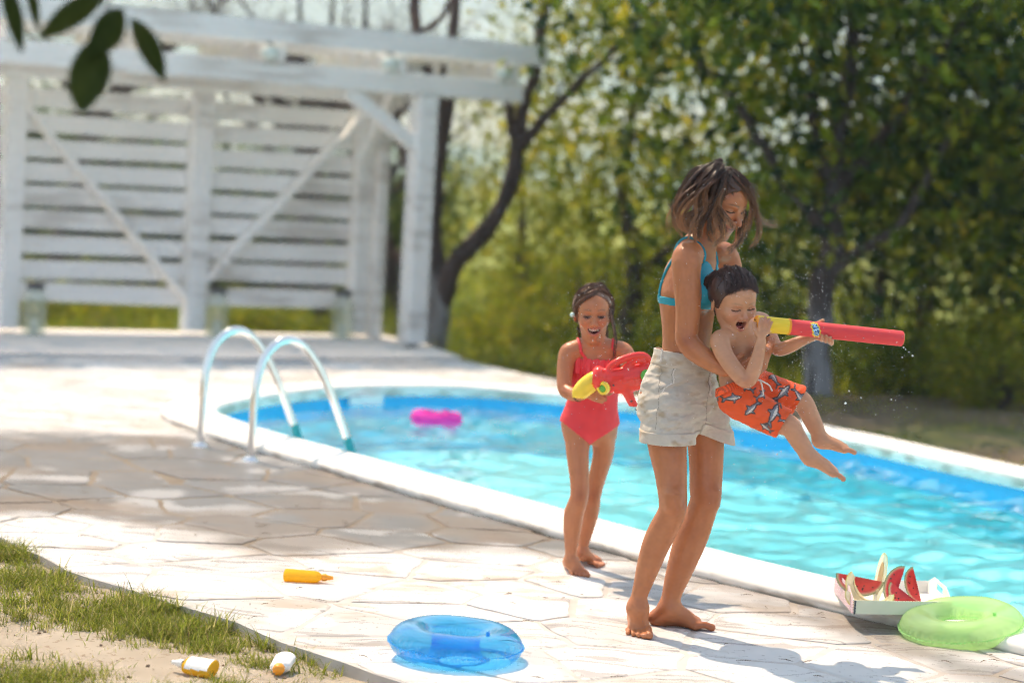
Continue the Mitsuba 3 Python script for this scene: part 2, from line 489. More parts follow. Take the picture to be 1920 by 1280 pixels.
# the raised concrete deck under the pergola
deck = Polygon([(-9.5, 15.55), (-3.35, 16.75), (-1.75, 17.55), (-0.42, 18.55), (-0.55, 19.6), (-0.95, 20.5), (-9.5, 15.9 + 0.6), (-12, 15.0)]).buffer(0)
deck = Polygon([(-9.0, 14.35), (-3.35, 16.55), (-1.9, 17.30), (-0.40, 18.45), (-0.75, 19.75), (-1.15, 20.55), (-9.0, 16.2)])
struct('deck', trimesh.creation.extrude_polygon(deck, 0.13, engine='earcut').apply_translation([0, 0, -0.095]), 'm_concrete', 'pale concrete deck under the white pergola', cat='deck')
# ------------------------------------------------------------------ the white pergola
EW = np.array([0.841, 0.541, 0.0])      # along its slatted back wall
NW = np.array([0.541, -0.841, 0.0])     # from the back wall towards the pool
O = np.array([-1.40, 20.10, 0.0])       # foot of the back wall's right end
UPZ = np.array([0, 0, 1.0])


def pg(t, n, z):
    return O + EW * t + NW * n + UPZ * z


def _paint(p, n, uv):
    u = p.x * 0.841 + p.y * 0.541
    g = fbm(u * 2.2, p.z * 34.0, (p.x * 0.541 - p.y * 0.841) * 22.0, 4)
    w = fbm(u * 1.3 + 3, p.z * 2.0, 2.0, 3)
    c = mix((0.74, 0.73, 0.71), (0.86, 0.86, 0.85), g)
    return mix(c, (0.44, 0.40, 0.36), 0.65 * smoothstep(0.60, 0.72, g * 0.6 + w * 0.5))


scene['m_paint'] = principled(proc(_paint), 0.6)
scene['m_iron'] = principled((0.10, 0.10, 0.11), 0.45, metallic=0.7)
perg = thing('pergola', 'white painted timber pergola with a slatted back wall on the concrete deck', 'pergola')
for i, (t, n, h, w) in enumerate([(-3.17, 0.0, 2.07, 0.16), (-1.54, 0.0, 2.07, 0.17), (0.02, 0.0, 2.10, 0.15), (0.0, 1.03, 2.13, 0.185), (-4.02, 1.03, 2.13, 0.185)]):
    part(perg, 'post', beam(pg(t, n, 0.07), pg(t, n, h), w, w, up=NW, chamfer=0.012), 'm_paint')
part(perg, 'post_shoe', beam(pg(0, 1.03, 0.035), pg(0, 1.03, 0.09), 0.07, 0.07, up=NW), 'm_iron')
part(perg, 'post', beam(pg(0.16, 0.09, 0.037), pg(0.16, 0.09, 2.05), 0.10, 0.12, up=NW, chamfer=0.01), 'm_paint')
r3 = np.random.default_rng(3)
for k in range(9):
    z = 0.355 + 0.1965 * k
    for t0, t1 in ((-3.14, -1.60), (-1.58, 0.0)):
        a, b, hgt = r3.normal(0, 0.006), r3.normal(0, 0.006), 0.153 + r3.normal(0, 0.004)
        part(perg, 'board', beam(pg(t0, -0.1, z + a), pg(t1, -0.1, z + b), 0.025, hgt), 'm_paint')
for t0, t1 in ((-7.0, -3.2), ):
    for k in range(9):
        part(perg, 'board', beam(pg(t0, -0.1, 0.355 + 0.1965 * k), pg(t1, -0.1, 0.355 + 0.1965 * k), 0.025, 0.148), 'm_paint')
part(perg, 'wall_brace', beam(pg(-3.1, 0.005, 1.86), pg(-1.62, 0.005, 0.34), 0.035, 0.165, up=NW), 'm_paint')
part(perg, 'wall_brace', beam(pg(-1.46, 0.005, 0.48), pg(-0.06, 0.005, 1.93), 0.035, 0.165, up=NW), 'm_paint')
part(perg, 'wall_beam', beam(pg(-7.0, 0.0, 2.145), pg(0.35, 0.0, 2.145), 0.16, 0.135, chamfer=0.01), 'm_paint')
part(perg, 'side_beam', beam(pg(0.0, -0.08, 2.27), pg(0.0, 0.93, 2.27), 0.14, 0.10, chamfer=0.01), 'm_paint')
part(perg, 'front_beam', beam(pg(-7.0, 1.03, 2.225), pg(0.92, 1.03, 2.225), 0.18, 0.18, chamfer=0.012), 'm_paint')
part(perg, 'knee_brace', beam(pg(-0.74, 1.03, 2.13), pg(-0.07, 1.03, 1.72), 0.11, 0.12, up=NW, chamfer=0.01), 'm_paint')
part(perg, 'knee_brace', beam(pg(0.02, 0.06, 1.66), pg(0.02, 0.52, 2.2), 0.10, 0.11, up=EW, chamfer=0.01), 'm_paint')
for t in (0.80, -0.31, -1.42, -2.53, -3.64, -4.75):
    part(perg, 'rafter', beam(pg(t, -0.3, 2.388), pg(t, 1.17, 2.388), 0.085, 0.14, chamfer=0.006), 'm_paint')
part(perg, 'fascia_board', beam(pg(-7.0, 1.21, 2.545), pg(1.08, 1.21, 2.545), 0.045, 0.175), 'm_paint')
for k in range(6):
    part(perg, 'roof_slat', beam(pg(-7.0, -0.22 + 0.24 * k, 2.476), pg(0.98, -0.22 + 0.24 * k, 2.476), 0.165, 0.03), 'm_paint')

# glass jar lanterns on the deck and small glass lamps under the roof
scene['m_jar_glass'] = {'type': 'blendbsdf', 'weight': 0.2, 'a': {'type': 'thindielectric', 'int_ior': 1.5, 'specular_transmittance': rgb(0.90, 0.95, 0.92)}, 'b': {'type': 'principledthin', 'base_color': rgb(0.62, 0.67, 0.64), 'roughness': 0.3, 'diff_trans': 1.0, 'spec_trans': 0.0, 'eta': 1.5}}
scene['m_jar'] = {'type': 'twosided', 'bsdf': {'type': 'principled', 'base_color': rgb(0.62, 0.70, 0.66), 'roughness': 0.12, 'specular': 0.6}}
scene['m_wax'] = principled((0.75, 0.72, 0.62), 0.5)
for (t, n), lab in zip(((-1.42, 0.22), (-0.22, 0.20), (-3.02, 0.22)), ('tall glass jar lantern at the foot of the middle post of the white slatted wall', 'tall glass jar lantern at the right end of the white slatted wall', 'tall glass jar lantern cut by the left edge of the photo')):
    th = thing('jar_lantern', lab, 'lantern', 'glass jar lanterns on the deck')
    base = pg(t, n, 0.036)
    body = lathe([(0.0, 0.003), (0.085, 0.003), (0.095, 0.02), (0.097, 0.27), (0.088, 0.31), (0.066, 0.335), (0.064, 0.36)], 28)
    part(th, 'glass', trimesh.Trimesh(body.vertices + base, body.faces, process=False), 'm_jar_glass', smooth=40)
    lid = lathe([(0.0, 0.363), (0.072, 0.363), (0.073, 0.405), (0.062, 0.415), (0.0, 0.416)], 24)
    part(th, 'lid', trimesh.Trimesh(lid.vertices + base, lid.faces, process=False), 'm_iron', smooth=30)
    a = np.linspace(0, np.pi, 14)
    part(th, 'wire_handle', tube(base + np.column_stack([np.cos(a) * 0.075, a * 0, 0.38 + np.sin(a) * 0.06]), 0.004, 6), 'm_iron')
    can = lathe([(0.0, 0.006), (0.04, 0.006), (0.04, 0.13), (0.0, 0.132)], 20)
    part(th, 'candle', trimesh.Trimesh(can.vertices + base, can.faces, process=False), 'm_wax', smooth=40)
for t, lab in ((-1.50, 'small glass lamp under the fascia board above the middle of the slatted wall'), (-0.40, 'small glass lamp under the fascia board near the front post'), (0.70, 'small glass lamp under the right end of the fascia board')):
    th = thing('glass_lamp', lab, 'lamp', 'glass lamps hung from the pergola roof')
    base = pg(t, 1.13, 2.46)
    gl = lathe([(0.02, -0.02), (0.05, -0.035), (0.075, -0.07), (0.07, -0.115), (0.045, -0.135), (0.0, -0.14)], 20)
    part(th, 'shade', trimesh.Trimesh(gl.vertices + base, gl.faces, process=False), 'm_jar', smooth=60)
    cp = lathe([(0.0, 0.0), (0.03, 0.0), (0.032, -0.03), (0.0, -0.031)], 16)
    part(th, 'socket', trimesh.Trimesh(cp.vertices + base, cp.faces, process=False), 'm_iron', smooth=40)

# ------------------------------------------------------------------ trees
def _bark(p, n, uv):
    a = fbm(p.x * 14, p.y * 14, p.z * 3.5, 4)
    return mix((0.028, 0.020, 0.018), (0.105, 0.075, 0.065), a)


def _limebark(p, n, uv):
    a = fbm(p.x * 14, p.y * 14, p.z * 3.5, 4)
    bark = mix((0.030, 0.022, 0.020), (0.11, 0.08, 0.07), a)
    lime = mix((0.17, 0.165, 0.17), (0.30, 0.29, 0.29), fbm(p.x * 9, p.y * 9, p.z * 4, 3))
    h = smoothstep(0.62, 0.40, p.z + (fbm(p.x * 8, p.y * 8, p.z * 2.2, 3) - 0.5) * 0.9)
    return mix(bark, lime, h * smoothstep(0.32, 0.55, a + 0.1))


scene['m_bark'] = principled(proc(_bark), 0.9)
scene['m_limebark'] = principled(proc(_limebark), 0.9)
scene['m_leaf'] = {'type': 'principledthin', 'base_color': VCOL, 'roughness': 0.24, 'diff_trans': 1.15, 'spec_trans': 0.0, 'eta': 1.45}


def wobble(points, n=22, amp=0.02, seed=0):
    q = spline(points, n)
    w = meshkit.noise(np.column_stack([np.arange(n) * 0.7, np.zeros(n), np.zeros(n)]), seed)
    w2 = meshkit.noise(np.column_stack([np.arange(n) * 0.7, np.ones(n) * 5, np.zeros(n)]), seed)
    q[:, 0] += (w - 0.5) * amp
    q[:, 1] += (w2 - 0.5) * amp
    return q


def limb(points, n=20, amp=0.05, seed=0, sides=9):
    """points rows x, y, z, radius"""
    q = wobble(points, n, amp, seed)
    m = tube(q[:, :3], np.maximum(q[:, 3], 0.004), sides)
    k = meshkit.fbm(m.vertices * [9, 9, 4], 3, seed=seed) - 0.5
    c = np.repeat(q[:, :3], sides, 0)
    m.vertices[:len(c)] += (m.vertices[:len(c)] - c) * k[:len(c), None] * 0.6
    return m


def leaves(pos, size, rs, palette, up=0.35, spread=1.0):
    """leaf blades folded along the midrib at the given points; colour per leaf from the palette"""
    n = len(pos)
    d = unit(rs.normal(0, 1, (n, 3)) * spread + [0, 0, -0.35])
    nn = rs.normal(0, 1, (n, 3)) + [0, 0, up * 2]
    nn = unit(nn - d * (nn * d).sum(1, keepdims=True))
    s = np.cross(d, nn)
    L = size * rs.uniform(0.65, 1.3, (n, 1))
    w = L * rs.uniform(0.21, 0.29, (n, 1))
    v = np.stack([pos, pos + d * L * 0.5 + s * w + nn * w * 0.35, pos + d * L * 0.55 - nn * L * 0.03, pos + d * L * 0.5 - s * w + nn * w * 0.35, pos + d * L - nn * L * 0.10], 1)
    f = np.array([[0, 1, 2], [0, 2, 3], [1, 4, 2], [2, 4, 3]])
    c = palette[rs.integers(0, len(palette), n)] * rs.uniform(0.75, 1.25, (n, 1))
    return trimesh.Trimesh(v.reshape(-1, 3), (f[None] + 5 * np.arange(n)[:, None, None]).reshape(-1, 3), process=False), np.repeat(c, 5, 0)


def clumps(center, radii, n, m, rs, r=0.33, hollow=0.25, keep=None):
    """leaf positions in n clumps of about m leaves through an ellipsoid's volume"""
    u = unit(rs.normal(0, 1, (n, 3)))
    c = u * (rs.uniform(hollow, 1, (n, 1)) ** 0.5) * radii + center
    if keep is not None:
        c = c[keep(c)]
    k = np.maximum(rs.poisson(m, len(c)), 3)
    p = np.repeat(c, k, 0) + rs.normal(0, 1, (k.sum(), 3)) * [r, r, r * 0.62]
    return p, c


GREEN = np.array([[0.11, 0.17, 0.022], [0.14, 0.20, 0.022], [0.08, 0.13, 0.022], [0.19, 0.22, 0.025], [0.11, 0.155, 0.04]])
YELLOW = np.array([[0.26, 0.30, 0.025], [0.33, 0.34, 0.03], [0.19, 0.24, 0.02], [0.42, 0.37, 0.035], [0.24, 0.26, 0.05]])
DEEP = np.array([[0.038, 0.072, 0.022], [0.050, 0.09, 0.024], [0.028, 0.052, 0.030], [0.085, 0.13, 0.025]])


def tree(name, label, limbs, crown, bark='m_bark', group=None, seed=0, cat='tree', trunk_label=None):
    """limbs: lists of x, y, z, r rows, the first one the trunk; crown: (points, size, palette)"""
    th = thing(name, label, cat, group)
    rs = np.random.default_rng(seed)
    part(th, 'trunk', limb(limbs[0], 26, 0.05, seed, 12), bark, smooth=True, label=trunk_label)
    for k, l in enumerate(limbs[1:]):
        part(th, 'branch', limb(l, 22, 0.06, seed + 3 + k), 'm_bark', smooth=True)
    if crown:
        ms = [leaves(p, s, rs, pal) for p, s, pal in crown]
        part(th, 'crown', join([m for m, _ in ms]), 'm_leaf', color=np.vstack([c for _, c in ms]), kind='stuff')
    return th


# the forked dark tree just behind the pergola's front post
tree('forked_tree', 'dark forked tree with a lime washed foot behind the front pergola post', [
    [(-0.6875,20.40,-0.2749,0.155),(-0.7028,20.40,0.01098,0.135),(-0.687,20.40,0.2504,0.125),(-0.7093,20.40,0.4873,0.115),(-0.7618,20.45,0.7205,0.1),(-0.7884,20.50,1.004,0.092),(-0.771,20.50,1.48,0.088),(-0.7253,20.50,1.957,0.085),(-0.7077,20.50,2.337,0.065),(-0.6738,20.50,2.763,0.05),(-0.6665,20.50,3.328,0.045),(-0.7397,20.50,3.979,0.03)],
    [(-0.6681,20.40,0.2515,0.09),(-0.606,20.35,0.5428,0.095),(-0.4853,20.30,0.7883,0.085),(-0.3001,20.25,1.045,0.078),(-0.1364,20.20,1.327,0.073),(-0.05172,20.20,1.66,0.07),(-0.0287,20.20,1.918,0.06),(0.008279,20.20,2.177,0.055),(0.07594,20.20,2.553,0.05),(0.1216,20.20,3.066,0.045),(0.1272,20.20,3.621,0.03)],
    [(-0.03955,20.20,1.777,0.055),(0.1707,20.10,2.02,0.045),(0.4082,20.00,2.307,0.038),(0.6447,19.90,2.559,0.032),(0.9002,19.80,2.827,0.027),(1.102,19.70,3.171,0.02)],
    [(-0.05151,20.20,1.823,0.05),(-0.1183,20.25,2.008,0.045),(-0.1658,20.30,2.18,0.035)],
    [(-0.7132,20.50,1.911,0.06),(-0.8273,20.60,2.192,0.055),(-0.9472,20.70,2.571,0.055),(-1.015,20.70,2.947,0.05),(-1.076,20.70,3.466,0.04)],
    [(-0.7599,20.50,1.005,0.05),(-0.9943,20.70,1.469,0.05),(-1.143,20.90,1.8,0.045),(-1.215,21.00,2.137,0.03)],
    [(-0.7804,20.50,0.7655,0.06),(-0.9466,20.60,0.6571,0.06),(-1.127,20.70,0.788,0.045),(-1.197,20.70,0.9286,0.03)],
    [(0.2584,20.10,2.117,0.02),(0.335,20.00,2.372,0.014),(0.4575,20.00,2.655,0.012),(0.485,20.00,2.978,0.008)],
    [(-0.943,20.70,2.761,0.03),(-0.8022,20.60,2.881,0.025),(-0.695,20.60,3.099,0.02)],
], [(clumps((0.4487,20.20,2.899), (0.9, 0.8, 0.5), 26, 34, np.random.default_rng(41), 0.22)[0], 0.085, YELLOW),
    (clumps((-0.3361,20.60,3.497), (1.6, 1.0, 0.30), 26, 30, np.random.default_rng(42), 0.22)[0], 0.085, YELLOW)], 'm_limebark', seed=5)

# bare orchard trees behind the slatted wall
rb = np.random.default_rng(77)


def bare(label, foot, y, top, lean, seed, crown=None):
    rs = np.random.default_rng(seed)
    f = np.array(foot)
    tr = [(*f, 0.10), (*(f + [lean * 0.3, 0, 0.5]), 0.085), (*(f + [lean * 0.5, 0, 1.0]), 0.075), (*(f + [lean, 0, 1.7]), 0.06), (*(f + [lean * 1.2, 0, 2.6]), 0.05), (*(f + [lean * 1.3, 0, top]), 0.02)]
    lim = [tr]
    for k in range(11):
        h = rs.uniform(1.2, 2.5)
        a = rs.uniform(0, 6.28)
        s = f + [lean * h / 1.7, 0, h]
        e = np.array([np.cos(a), np.sin(a) * 0.7, 0.95]) * rs.uniform(0.7, 1.15)
        lim.append([(*s, 0.045), (*(s + e * 0.4 + [0, 0, -0.05]), 0.034), (*(s + e * 0.75), 0.025), (*(s + e * 1.3), 0.01)])
    th = tree('orchard_tree', label, lim, crown, seed=seed, group='orchard trees behind the slatted wall')
    tw = []
    for k in range(260):
        l = lim[rs.integers(1, len(lim))]
        q = spline(l, 12)[rs.integers(4, 12)][:3]
        d = unit(rs.normal(0, 0.6, 3) + [0, 0, 0.7]) * rs.uniform(0.25, 0.6)
        tw.append(tube([q, q + d * 0.5 + rs.normal(0, 0.02, 3), q + d], [0.006, 0.005, 0.003], 4))
    part(th, 'twigs', join(tw), 'm_twig', kind='stuff')
    return th


scene['m_twig'] = principled((0.16, 0.13, 0.12), 0.9)
for i, (px, Y, top, lean, lab) in enumerate((
        ((-1.974,24.50,-0.3417), 24.5, 3.6, -0.35, 'bare orchard tree behind the right half of the slatted wall'),
        ((-2.621,26.00,-0.481), 26.0, 3.8, 0.3, 'bare orchard tree behind the middle of the slatted wall'),
        ((-5.183,25.00,-0.5563), 25.0, 3.7, 0.4, 'bare orchard tree behind the left end of the slatted wall'),
        ((-1.187,25.50,-0.3661), 25.5, 3.8, -0.5, 'bare orchard tree behind the front post of the pergola'))):
    f = np.array(px)
    f[2] = float(land_z(f[0], f[1])) - 0.02
    bare(lab, f, Y, top, lean, 120 + i)

# the wall of walnut trees on the right
rs = np.random.default_rng(91)
wal = np.array((2.409,17.97,-0.06))
pc, cc = clumps(wal + [0.25, 0.5, 2.75], (2.3, 1.5, 2.3), 270, 34, rs, 0.30, 0.1, keep=lambda c: (c[:, 2] > 0.35 + 0.5 * np.abs(np.sin(c[:, 0] * 2.3))) & ((c[:, 2] > 1.1) | (np.abs(c[:, 0] - wal[0]) > 0.35)))
pc2 = clumps(wal + [0.3, -1.5, 3.1], (2.6, 1.1, 0.7), 60, 30, rs, 0.26, 0.1)[0]
br = [[(*(wal + [0.02, 0.0, 1.5]), 0.07), (*(wal + [0.3, 0.1, 1.9]), 0.055), (*(wal + [0.7, 0.2, 2.5]), 0.04), (*(wal + [1.2, 0.3, 3.3]), 0.015)],
      [(*(wal + [0.05, 0.0, 1.2]), 0.06), (*(wal + [-0.4, -0.1, 1.7]), 0.045), (*(wal + [-0.9, 0.1, 2.4]), 0.03), (*(wal + [-1.5, 0.2, 2.9]), 0.012)],
      [(*(wal + [0.05, 0.0, 1.0]), 0.055), (*(wal + [0.45, -0.3, 1.3]), 0.04), (*(wal + [0.8, -0.3, 1.9]), 0.028), (*(wal + [1.1, -0.2, 2.5]), 0.012)],
      [(*(wal + [0.0, 0.05, 1.7]), 0.06), (*(wal + [-0.15, 0.3, 2.4]), 0.045), (*(wal + [-0.1, 0.4, 3.4]), 0.02)]]
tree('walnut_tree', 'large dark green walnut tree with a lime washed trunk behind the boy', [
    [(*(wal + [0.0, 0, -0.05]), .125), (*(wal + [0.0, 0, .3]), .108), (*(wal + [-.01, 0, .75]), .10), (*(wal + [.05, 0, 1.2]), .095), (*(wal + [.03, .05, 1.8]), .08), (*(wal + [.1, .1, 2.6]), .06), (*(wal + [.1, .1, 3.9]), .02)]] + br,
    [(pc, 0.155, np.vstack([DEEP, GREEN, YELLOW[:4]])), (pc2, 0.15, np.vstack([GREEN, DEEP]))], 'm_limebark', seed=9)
w2 = np.array((4.575,18.96,-0.06))
p3 = clumps(w2 + [0.0, 1.0, 2.5], (1.9, 1.5, 2.4), 240, 34, rs, 0.30, 0.1, keep=lambda c: c[:, 2] > 1.1)[0]
tree('walnut_tree', 'dark walnut tree cut by the right edge of the photo', [
    [(*(w2 + [0.1, 1.0, -0.05]), .12), (*(w2 + [0.1, 1.0, 1.0]), .10), (*(w2 + [0.2, 1.0, 2.2]), .07), (*(w2 + [0.1, 1.0, 3.6]), .02)]], [(p3, 0.15, np.vstack([DEEP, DEEP, GREEN, YELLOW[:2]]))], seed=13)
w3 = np.array((1.081,22.00,-0.1015))
w3[2] = -0.25
p4 = clumps(w3 + [0.1, 0, 2.35], (1.75, 1.2, 2.0), 130, 30, rs, 0.26, 0.1, keep=lambda c: c[:, 2] > 0.45)[0]
tree('fruit_tree', 'yellow green fruit tree behind the girl and the woman', [
    [(*w3, .10), (*(w3 + [0.05, 0, 0.9]), .085), (*(w3 + [-0.1, 0, 1.8]), .06), (*(w3 + [0.1, 0, 3.4]), .02)],
    [(*(w3 + [0.02, 0, 0.8]), .05), (*(w3 + [0.6, 0, 1.4]), .04), (*(w3 + [1.1, 0, 2.2]), .02)]], [(p4, 0.125, YELLOW)], seed=15)
w4 = np.array((0.006526,25.00,-0.3818))
w4[2] = -0.26
p5 = clumps(w4 + [-0.05, 0, 1.5], (0.95, 0.8, 1.25), 70, 34, rs, 0.24, 0.1, keep=lambda c: c[:, 2] > 0.2)[0]
tree('fruit_tree', 'small bright yellow green tree seen through the fork of the dark tree', [
    [(*w4, .07), (*(w4 + [0.05, 0, 0.8]), .06), (*(w4 + [0, 0, 2.2]), .02)]], [(p5, 0.09, YELLOW)], seed=17)

# bushes and tall meadow plants between the trunks
for i, (px, Y, rad, n, pal, lab) in enumerate((
        ((-0.1829,23.00,-0.2189), 23.0, (0.40, 0.4, 0.30), 22, YELLOW, 'rounded green bush to the right of the forked tree'),
        ((0.2587,21.50,-0.1615), 21.5, (0.35, 0.3, 0.28), 26, YELLOW, 'low light green bush behind the girl'),
        ((0.2108,24.00,0.03984), 24.0, (0.45, 0.4, 0.42), 30, YELLOW, 'sunlit yellow green bush behind the far pool edge left of the girl'),
        ((3.78,17.60,0.249), 17.6, (0.45, 0.4, 0.40), 40, YELLOW, 'sunlit yellow green shrub at the right edge of the photo'),
        ((3.326,19.50,0.07091), 19.5, (0.55, 0.4, 0.38), 36, GREEN, 'leafy shrub right of the lime washed walnut trunk'),
        ((1.717,20.50,0.1401), 20.5, (0.6, 0.4, 0.45), 44, np.vstack([GREEN, YELLOW]), 'leafy shrub behind the woman'),
        ((-4.839,22.30,-0.143), 22.3, (0.6, 0.3, 0.22), 30, YELLOW, 'bright green bush under the left end of the slatted wall'),
        ((-4.009,22.60,-0.1142), 22.6, (0.7, 0.3, 0.20), 36, YELLOW, 'bright green bush under the left panel of the slatted wall'),
        ((-2.581,23.00,-0.05768), 23.0, (0.6, 0.3, 0.20), 30, YELLOW, 'light green bush under the right panel of the slatted wall'))):
    c = np.array(px)
    th = thing('bush', lab, 'bush')
    z0 = float(land_z(c[0], c[1]))
    rr = np.random.default_rng(300 + i)
    p, cen = clumps([c[0], c[1], z0 + rad[2]], rad, n, 42, rr, 0.13, 0.1, keep=lambda q: q[:, 2] > z0 + 0.03)
    m, col = leaves(p, 0.075, rr, pal)
    part(th, 'foliage', m, 'm_leaf', color=col, kind='stuff')
    part(th, 'stems', join([tube([[c[0], c[1], z0 - 0.02], (np.array([c[0], c[1], z0]) + q) / 2 + [0, 0, 0.05], q], [0.015, 0.01, 0.005], 5) for q in cen[:9]]), 'm_bark', kind='stuff')


# hedge rows that close the garden behind the walnut trees and behind the slatted wall
for i, (x0, x1, y0, y1, top, n, pal, lab) in enumerate((
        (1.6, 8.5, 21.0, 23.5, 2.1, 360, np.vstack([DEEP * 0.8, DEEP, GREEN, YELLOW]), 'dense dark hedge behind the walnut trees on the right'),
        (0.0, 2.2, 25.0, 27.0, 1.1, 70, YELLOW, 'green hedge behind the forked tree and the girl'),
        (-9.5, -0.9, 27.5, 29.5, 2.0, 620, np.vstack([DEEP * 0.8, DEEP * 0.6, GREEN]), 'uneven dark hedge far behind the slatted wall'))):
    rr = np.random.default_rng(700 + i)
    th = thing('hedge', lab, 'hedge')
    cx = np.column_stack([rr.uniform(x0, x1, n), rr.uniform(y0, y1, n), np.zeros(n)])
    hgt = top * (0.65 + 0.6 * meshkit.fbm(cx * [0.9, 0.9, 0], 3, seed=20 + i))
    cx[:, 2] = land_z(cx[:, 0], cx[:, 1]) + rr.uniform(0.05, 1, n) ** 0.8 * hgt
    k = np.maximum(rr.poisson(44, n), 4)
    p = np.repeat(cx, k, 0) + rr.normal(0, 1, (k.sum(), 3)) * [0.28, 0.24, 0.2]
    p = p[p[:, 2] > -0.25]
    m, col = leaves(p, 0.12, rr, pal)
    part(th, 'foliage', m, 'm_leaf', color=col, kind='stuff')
    part(th, 'stems', join([tube([[q[0], q[1], -0.3], q * [1, 1, 0.5], q], [0.03, 0.02, 0.01], 5) for q in cx[:40]]), 'm_bark', kind='stuff')


def blades(pos, hgt, rs, palette, lean=0.5, width=0.0028, seg=3):
    """grass blades bending over, one narrow ribbon each"""
    n = len(pos)
    a = rs.uniform(0, 2 * np.pi, n)
    d = np.column_stack([np.cos(a), np.sin(a), np.zeros(n)])
    s = np.column_stack([-np.sin(a), np.cos(a), np.zeros(n)])
    h = (np.asarray(hgt) * rs.uniform(0.5, 1.3, n))[:, None]
    b = (rs.uniform(0.1, 1.0, n) * lean)[:, None]
    a0 = (np.abs(rs.normal(0, 0.55, n)) * lean)[:, None]
    up_ = 1 / np.sqrt(1 + a0 * a0)
    rows = []
    for k in range(seg + 1):
        t = k / seg
        c = pos + d * h * (b * t * t + a0 * up_ * t) + np.array([0, 0, 1.0]) * h * t * up_ * (1 - 0.45 * b * t)
        w = width * (1 - t) ** 0.7 * (h / np.mean(h)) ** 0.5
        rows += [c - s * w, c + s * w] if k < seg else [c]
    v = np.stack(rows, 1)
    m = v.shape[1]
    f = []
    for k in range(seg - 1):
        f += [[2 * k, 2 * k + 1, 2 * k + 3], [2 * k, 2 * k + 3, 2 * k + 2]]
    f += [[2 * seg - 2, 2 * seg - 1, 2 * seg]]
    f = (np.array(f)[None] + m * np.arange(n)[:, None, None]).reshape(-1, 3)
    c = palette[rs.integers(0, len(palette), n)] * rs.uniform(0.7, 1.3, (n, 1))
    return trimesh.Trimesh(v.reshape(-1, 3), f, process=False), np.repeat(c, m, 0)


rm = np.random.default_rng(55)
N = 48000
mx, my = rm.uniform(-8, 6, N), 19.0 + rm.uniform(0, 1, N) ** 1.7 * 24
ok = ~shapely.contains_xy(deck.buffer(0.05), mx, my) & (my > 19.2 - 0.0 * mx) & (my > 18.4 + np.maximum(0, mx) * 0.25)
den = meshkit.fbm(np.stack([mx * 0.8, my * 0.8, mx * 0], -1), 3, seed=4)
ok &= den > 0.34
pos = np.column_stack([mx, my, land_z(mx, my)])[ok]
m, col = blades(pos, 0.30 * den[ok] / 0.5, rm, np.vstack([YELLOW * 1.15, GREEN * 1.2, [[0.30, 0.27, 0.12]]]), 0.7, 0.008, 2)
scene['m_blade'] = {'type': 'principledthin', 'base_color': VCOL, 'roughness': 0.5, 'diff_trans': 1.2, 'spec_trans': 0.0, 'eta': 1.4}
struct('meadow_grass', m, 'm_blade', 'tall sunlit meadow grass behind the deck and the pool', color=col, kind='stuff', cat='grass')
N = 9000
mx, my = rm.uniform(1.2, 6.5, N), rm.uniform(11.0, 18.5, N)
ok = ~shapely.contains_xy(Polygon(ring_offset(POOL, 0.33)), mx, my) & (meshkit.fbm(np.stack([mx * 1.6, my * 1.6, mx * 0], -1), 3, seed=9) > 0.47)
m, col = blades(np.column_stack([mx, my, mx * 0 - 0.07])[ok], np.full(ok.sum(), 0.055), rm, np.vstack([[[0.26, 0.22, 0.10]], [[0.20, 0.19, 0.07]], YELLOW]), 0.9, 0.004, 2)
struct('dry_grass', m, 'm_blade', 'short dry grass in the shade behind the far pool edge', color=col, kind='stuff', cat='grass')

# foreground twig hanging into the frame at the upper left
scene['m_nearleaf'] = {'type': 'principledthin', 'base_color': proc(lambda p, n, uv: mix((0.024, 0.038, 0.010), (0.042, 0.058, 0.016), fbm(p.x * 50, p.y * 50, p.z * 50, 2))), 'roughness': 0.5, 'diff_trans': 0.5, 'spec_trans': 0.0, 'eta': 1.35}  # leaf colour darkened for overhead shade that nothing here casts
tw = thing('leafy_twig', 'dark blurred leafy twig hanging into the upper left corner close to the viewer', 'twig')
part(tw, 'stem', join([tube(np.array([(-0.7409,4.25,1.864),(-0.7614,4.22,1.782),(-0.7698,4.2,1.722),(-0.789,4.2,1.673)]), [0.004, 0.003, 0.0025, 0.002], 8),
                       tube(np.array([(-0.7614,4.22,1.782),(-0.8506,4.2,1.795),(-0.9273,4.2,1.771),(-0.9552,4.2,1.741)]), [0.003, 0.0025, 0.002, 0.002], 8)]), 'm_bark')


def big_leaf(a, b, w, droop, side):
    a, b = np.asarray(a), np.asarray(b)
    d = b - a
    L = np.linalg.norm(d)
    d = d / L
    s = unit(np.cross(d, side))
    nn = np.cross(s, d)
    u = np.linspace(0, 1, 13)
    prof = np.sin(np.pi * np.clip(u, 0, 1) ** 0.85) ** 0.8
    prof[-1] = 0.02
    prof[0] = 0.06
    rows = []
    for k, t in enumerate(u):
        c = a + d * L * t + nn * droop * L * np.sin(np.pi * t)
        for q in (-1, -0.5, 0, 0.5, 1):
            rows.append(c + s * q * prof[k] * w * 1.25 + nn * abs(q) * 0.16 * w)
    return trimesh.Trimesh(np.array(rows), quads(13, 5), process=False)


